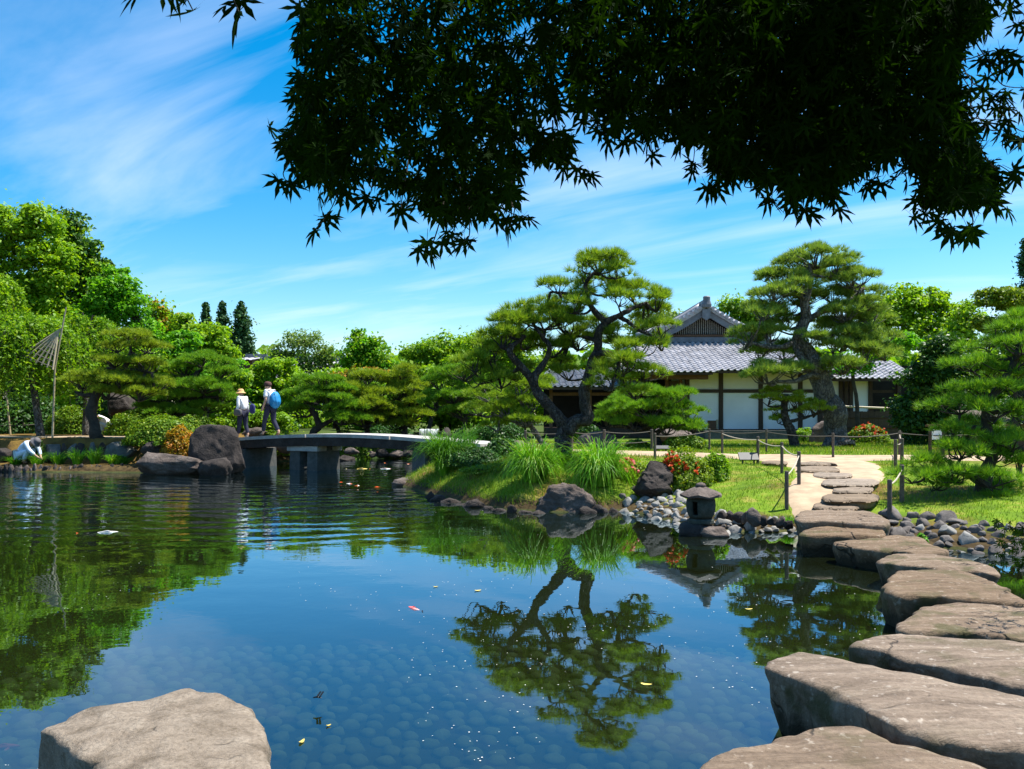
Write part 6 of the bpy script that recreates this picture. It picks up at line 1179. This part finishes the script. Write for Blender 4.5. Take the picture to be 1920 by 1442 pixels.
for k, (px, py, ln, a, lab) in enumerate([(896,1107,.07,.3,'yellow fallen leaf floating left of the pine reflection'),(1404,1142,.07,.1,'pale fallen leaf floating under the house reflection'),(1212,1283,.075,-.3,'yellow-brown leaf floating inside the pine reflection'),(566,1390,.05,1.3,'narrow pale leaf floating right of the big near boulder'),(817,1100,.05,.1,'whitish petal floating above the pink koi'),(616,1360,.03,.6,'tiny yellow leaf floating near the dark insect')]):
    c = WZ(px, py, .006); n = 10; V = []
    for i in range(n): t_ = i / n * 2 * math.pi; x = ln * .5 * math.cos(t_); y = ln * .2 * math.sin(t_) * (1 - .3 * math.cos(t_)); V.append((c[0] + x*math.cos(a) - y*math.sin(a), c[1] + x*math.sin(a) + y*math.cos(a), .006 + .006 * math.cos(t_)**2))
    V2 = [(x, y, z - .003) for x, y, z in V]; o = mesh_np('floating_leaf', V + V2, [tuple(range(n)), tuple(range(n, 2*n))[::-1]] + [(i, (i+1) % n, n + (i+1) % n, n + i) for i in range(n)], M['leaf_fall'], loc=tuple(c)); tag(o, lab, 'leaf', 'leaves floating on the pond')
ic = WZ(594, 1308, .06); It = thing('insect', 'small black winged insect flying low over the near water', 'insect', ic); MB().tube([ic + (-.022, 0, 0), ic + (0, 0, .004), ic + (.03, .004, -.004)], [.003, .006, .002], 6).build('body', M['eye'], It)
for s_ in (-1, 1):
    for f_ in (-.004, .012): a = ic + (f_, 0, .003); b_ = ic + (f_ + .012, s_ * .045, .022); MB().add([a, b_, b_ + (.012, -s_ * .008, 0), a + (.01, 0, 0), a + (0, 0, .001), b_ + (0, 0, .001), b_ + (.012, -s_ * .008, .001), a + (.01, 0, .001)], [(0,1,2,3), (7,6,5,4)]).build('wing', M['eye'], It)

# ------------------------------------------------------------------ overhanging Japanese maple, right over the viewer
def maple_leaf():
    lob = [(-128, .42), (-84, .74), (-40, .94), (0, 1.0), (40, .94), (84, .74), (128, .42)]; V = [(0, 0, 0)]; Fs = []; n = len(lob)
    def pt(a, r_): a = R(a); x, y = r_ * math.sin(a), r_ * math.cos(a); return (x, y, -.20 * r_ * r_ + .04 * abs(x))
    idx = []
    for i, (a, L_) in enumerate(lob):
        b_ = len(V); V += [pt(a - 9.5, L_ * .34 + .04), pt(a - 10.5 * (1.25 - .2 * L_), L_ * .58), pt(a - 1.5, L_ * .86), pt(a, L_), pt(a + 1.5, L_ * .86), pt(a + 10.5 * (1.25 - .2 * L_), L_ * .58), pt(a + 9.5, L_ * .34 + .04)]; idx.append(b_)
        Fs += [(0, b_, b_+1), (0, b_+1, b_+2, b_+3), (0, b_+3, b_+4, b_+5), (0, b_+5, b_+6)]
        if i: pv = idx[i-1]; k = len(V); V.append(pt((lob[i-1][0] + a) / 2, .22)); Fs += [(0, pv + 6, k), (0, k, b_)]
    k = len(V); V += [(-.012, 0, 0), (.012, 0, 0), (.008, -.55, -.10), (-.008, -.55, -.10)]; Fs.append((k, k+1, k+2, k+3)); return np.array(V), Fs
MV, MF = maple_leaf(); MVn = len(MV); MFt = []
for f_ in MF:
    for i in range(1, len(f_) - 1): MFt.append((f_[0], f_[i], f_[i+1]))
MFt = np.array(MFt)
SV = [(0, 0, 0)]; SF = []
for a_, L_ in ((-128, .42), (-84, .74), (-40, .94), (0, 1.0), (40, .94), (84, .74), (128, .42)):
    b_ = len(SV); f3 = lambda a, q: (q * math.sin(R(a)), q * math.cos(R(a)), -.2 * q * q); SV += [f3(a_ - 12, L_ * .5), f3(a_, L_), f3(a_ + 12, L_ * .5)]; SF += [(0, b_, b_ + 1), (0, b_ + 1, b_ + 2)]
SV, SF = np.array(SV), np.array(SF)
Mp = thing('maple_tree', 'dark overhanging Japanese maple branches across the top of the picture', 'maple tree', (2.9, .5, gz(2.9, .5)))
# lower outline of the hanging foliage at about 2 m from the eye (photo pixels)
OUT = np.array([(575,-60),(556,60),(566,120),(545,180),(560,215),(530,262),(545,320),(585,345),(640,350),(690,325),(725,352),(760,345),(790,390),(850,405),(905,395),(960,385),(965,340),(985,290),(1040,300),(1085,290),(1070,255),(1052,215),(1040,150),(1046,95),(1062,100),(1064,150),(1085,200),(1130,205),(1165,235),(1225,250),(1262,240),(1290,265),(1310,240),(1335,285),(1345,320),(1400,335),(1440,330),(1490,360),(1540,350),(1590,330),(1640,300),(1690,285),(1720,310),(1740,370),(1790,390),(1850,375),(1880,330),(1840,280),(1800,180),(1790,130),(1810,70),(1850,30),(1885,-60)], float)
def inside(px, py, poly=OUT):
    r_ = np.zeros(len(px), bool); m = len(poly)
    for i in range(m):
        ax, ay = poly[i]; bx, by = poly[(i+1) % m]; c = (ay > py) != (by > py); r_ ^= c & (px < (bx-ax) * (py-ay) / ((by-ay) if by != ay else 1e-9) + ax)
    return r_
def edge_d(px, py, poly=OUT):
    d = np.full(len(px), 1e9); m = len(poly)
    for i in range(m):
        ax, ay = poly[i]; ex, ey = poly[(i+1) % m] - poly[i]; t_ = np.clip(((px-ax)*ex + (py-ay)*ey) / (ex*ex + ey*ey), 0, 1); d = np.minimum(d, np.hypot(px-ax-t_*ex, py-ay-t_*ey))
    return d
r = np.random.default_rng(55); leaves = []      # (pos, tip direction, normal, size, rim)
def put(P, rim, r_):
    tip = unit(np.array((r_.normal() * .75, r_.normal() * .35 - .05, -1.0 + .45 * r_.normal()))); nn = unit(np.array((r_.normal() * .45, -.55 + r_.normal() * .5, .65 + r_.normal() * .35))); nn = unit(nn - tip * (nn @ tip)); leaves.append((P, tip, nn, r_.uniform(.038, .057), rim))
n = 12500; px = r.uniform(520, 1900, n); py = r.uniform(-50, 430, n); k = inside(px, py); px, py = px[k], py[k]; ed = edge_d(px, py)
dn = np.where(px < 1055, np.where((px > 680) & (px < 1010) & (py < 330), .42, .66), np.where(px < 1300, .62, .95)); hole = vnoise(np.stack([px / 42, py / 42, 0*px], 1), 31)
k = (r.random(len(px)) < dn) & ((hole > .22) | (px > 1330)); px, py, ed = px[k], py[k], ed[k]
for a, b_, e in zip(px, py, ed): put(W(a, b_, r.uniform(1.75, 2.75)), e < 26, r)
# hanging sprays: a thin twig with opposite leaf pairs (photo pixels of top and tip)
tw = MB(); SP = [((700,330),(690,372),1.9),((880,395),(868,455),1.85),((1120,215),(1142,262),2.1),((1230,245),(1222,290),2.1),((1340,315),(1330,352),2.0),((1430,330),(1452,378),1.9),((1640,305),(1628,350),1.9),((1690,290),(1700,335),2.0),((1815,380),(1822,428),1.85),((1500,355),(1520,400),1.95),((960,380),(955,428),1.9),((545,300),(540,345),1.95),((1870,150),(1935,165),2.2),((1880,215),(1940,250),2.1),((1860,120),(1925,110),2.0),((640,330),(592,432),1.85),((600,330),(640,385),2.0),((760,340),(752,395),2.0),((830,390),(800,470),1.8),((860,390),(845,440),1.9),((940,380),(990,408),1.95),((900,380),(930,412),2.1),((1040,290),(1108,326),1.9),((560,235),(505,238),1.9),((1200,240),(1175,262),2.2),((1270,245),(1298,320),2.1),
  ((1470,350),(1492,386),1.9),((1545,340),(1572,392),1.9),((1590,330),(1560,372),2.0),((1740,370),(1762,412),1.85),((1775,385),(1785,432),1.8),((1840,360),(1888,392),1.8),((1860,310),(1905,330),1.95),((1720,320),(1735,400),1.9),((1400,330),(1420,352),2.0),((1800,110),(1870,100),2.0),((1820,150),(1880,185),2.1),((1810,210),(1890,225),2.1),((1840,60),(1890,20),2.0),((1850,240),(1915,262),2.1),((1830,180),(1910,210),2.3),((1560,60),(1590,30),2.4),
  ((330,-60),(362,20),1.25),((420,-50),(448,22),1.3),((262,-60),(262,-22),1.3),((300,-60),(305,-18),1.25),((1090,200),(1120,225),2.2),((1340,300),(1362,328),2.0),((1900,10),(1920,60),1.9)]
for (a, b_, d) in SP:
    A = W(a[0], a[1], d + .15); Bq = W(b_[0], b_[1], d); up = A + np.array((0, .1, .12)); P = cr_path([up, A, (A + Bq) / 2 + r.normal(size=3) * .012, Bq], 14); tw.tube(P, np.linspace(.0022, .0009, 14), 4)
    ln = math.hypot(b_[0]-a[0], b_[1]-a[1]) / F * d
    for t_ in np.arange(.30, 1.01, max(.12, .032 / max(ln, .03))):
        q = P[min(13, int(t_ * 13))]
        for s_ in (-1, 1): put(q + np.array((s_ * r.uniform(.006, .02), r.normal() * .015, -.008)), True, r)
    put(Bq, True, r)
# the bulk of the crown higher up and behind, out of the picture, that keeps these leaves in shade
for _ in range(15000):
    y = r.uniform(-.4, 3.05); x = r.uniform(-1.3, 2.75); z = r.uniform(2.5, 4.3)
    if z < CZ + .50 * max(y, .3) + .22: continue
    if vnoise(np.array([[x * 1.2, y * 1.2, z]]), 12)[0] < .2: continue
    P = np.array((x, y, z)); put(P, False, r); leaves[-1] = (*leaves[-1][:3], r.uniform(.07, .10), None)
# a low spray dipping in from the right edge near the stepping stones
for _ in range(130): put(W(r.uniform(1868, 1985), r.uniform(975, 1068), r.uniform(5.6, 6.4)), False, r)
MB().tube(cr_path([(2.95, 2.2, 1.6), W(2120, 985, 4.6), W(1985, 1000, 5.8), W(1885, 1015, 6.0)], 10), np.linspace(.012, .003, 10), 5).build('twig', M['bark_d'], Mp)
ps = np.array([l_[0] for l_ in leaves]); rim_i = [i for i, l_ in enumerate(leaves) if l_[4]]; r.shuffle(rim_i); single = set(rim_i[:300])
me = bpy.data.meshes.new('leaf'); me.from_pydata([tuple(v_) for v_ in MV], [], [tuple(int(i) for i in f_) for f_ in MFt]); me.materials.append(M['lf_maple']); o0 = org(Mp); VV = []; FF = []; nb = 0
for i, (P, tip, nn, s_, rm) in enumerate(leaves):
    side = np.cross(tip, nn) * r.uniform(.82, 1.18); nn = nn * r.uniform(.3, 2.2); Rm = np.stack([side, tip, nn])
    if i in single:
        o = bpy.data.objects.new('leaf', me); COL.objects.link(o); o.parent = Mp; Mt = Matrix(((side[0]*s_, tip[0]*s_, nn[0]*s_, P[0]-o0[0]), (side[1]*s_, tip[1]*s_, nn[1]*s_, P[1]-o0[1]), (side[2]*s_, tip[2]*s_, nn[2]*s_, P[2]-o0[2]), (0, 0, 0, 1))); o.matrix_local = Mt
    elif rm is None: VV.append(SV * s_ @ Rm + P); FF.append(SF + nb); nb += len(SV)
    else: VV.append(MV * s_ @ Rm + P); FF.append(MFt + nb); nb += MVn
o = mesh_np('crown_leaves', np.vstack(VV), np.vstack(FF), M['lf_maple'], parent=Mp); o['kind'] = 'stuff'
# trunk behind the right shoulder of the viewer, limbs arching over
g0 = gz(2.9, .5); MB().tube(cr_path([(2.9, .5, g0 - .2), (2.85, .55, 1.2), (2.6, .9, 2.3), (2.2, 1.3, 3.2)], 16), np.linspace(.16, .09, 16), 12, .1, 3).build('trunk', M['bark_d'], Mp, smooth=True)
for pth, r0 in (([(2.55, .95, 2.4), (1.6, 1.6, 3.25), (.6, 2.0, 3.35), (-.4, 2.1, 3.25)], .06), ([(2.3, 1.2, 3.0), (1.9, 1.9, 3.45), (1.3, 2.6, 3.5), (.8, 3.0, 3.6)], .05), ([(2.2, 1.3, 3.2), (2.3, 2.2, 3.5), (2.5, 3.0, 3.7)], .05), ([(2.6, .9, 2.3), (3.0, 1.6, 2.2), (2.95, 2.2, 1.6)], .025)):
    MB().tube(cr_path(pth, 14), np.linspace(r0, r0 * .25, 14), 8, .1, 4).build('limb', M['bark_d'], Mp, smooth=True)
tw.build('twigs', M['bark_d'], Mp)['kind'] = 'stuff'
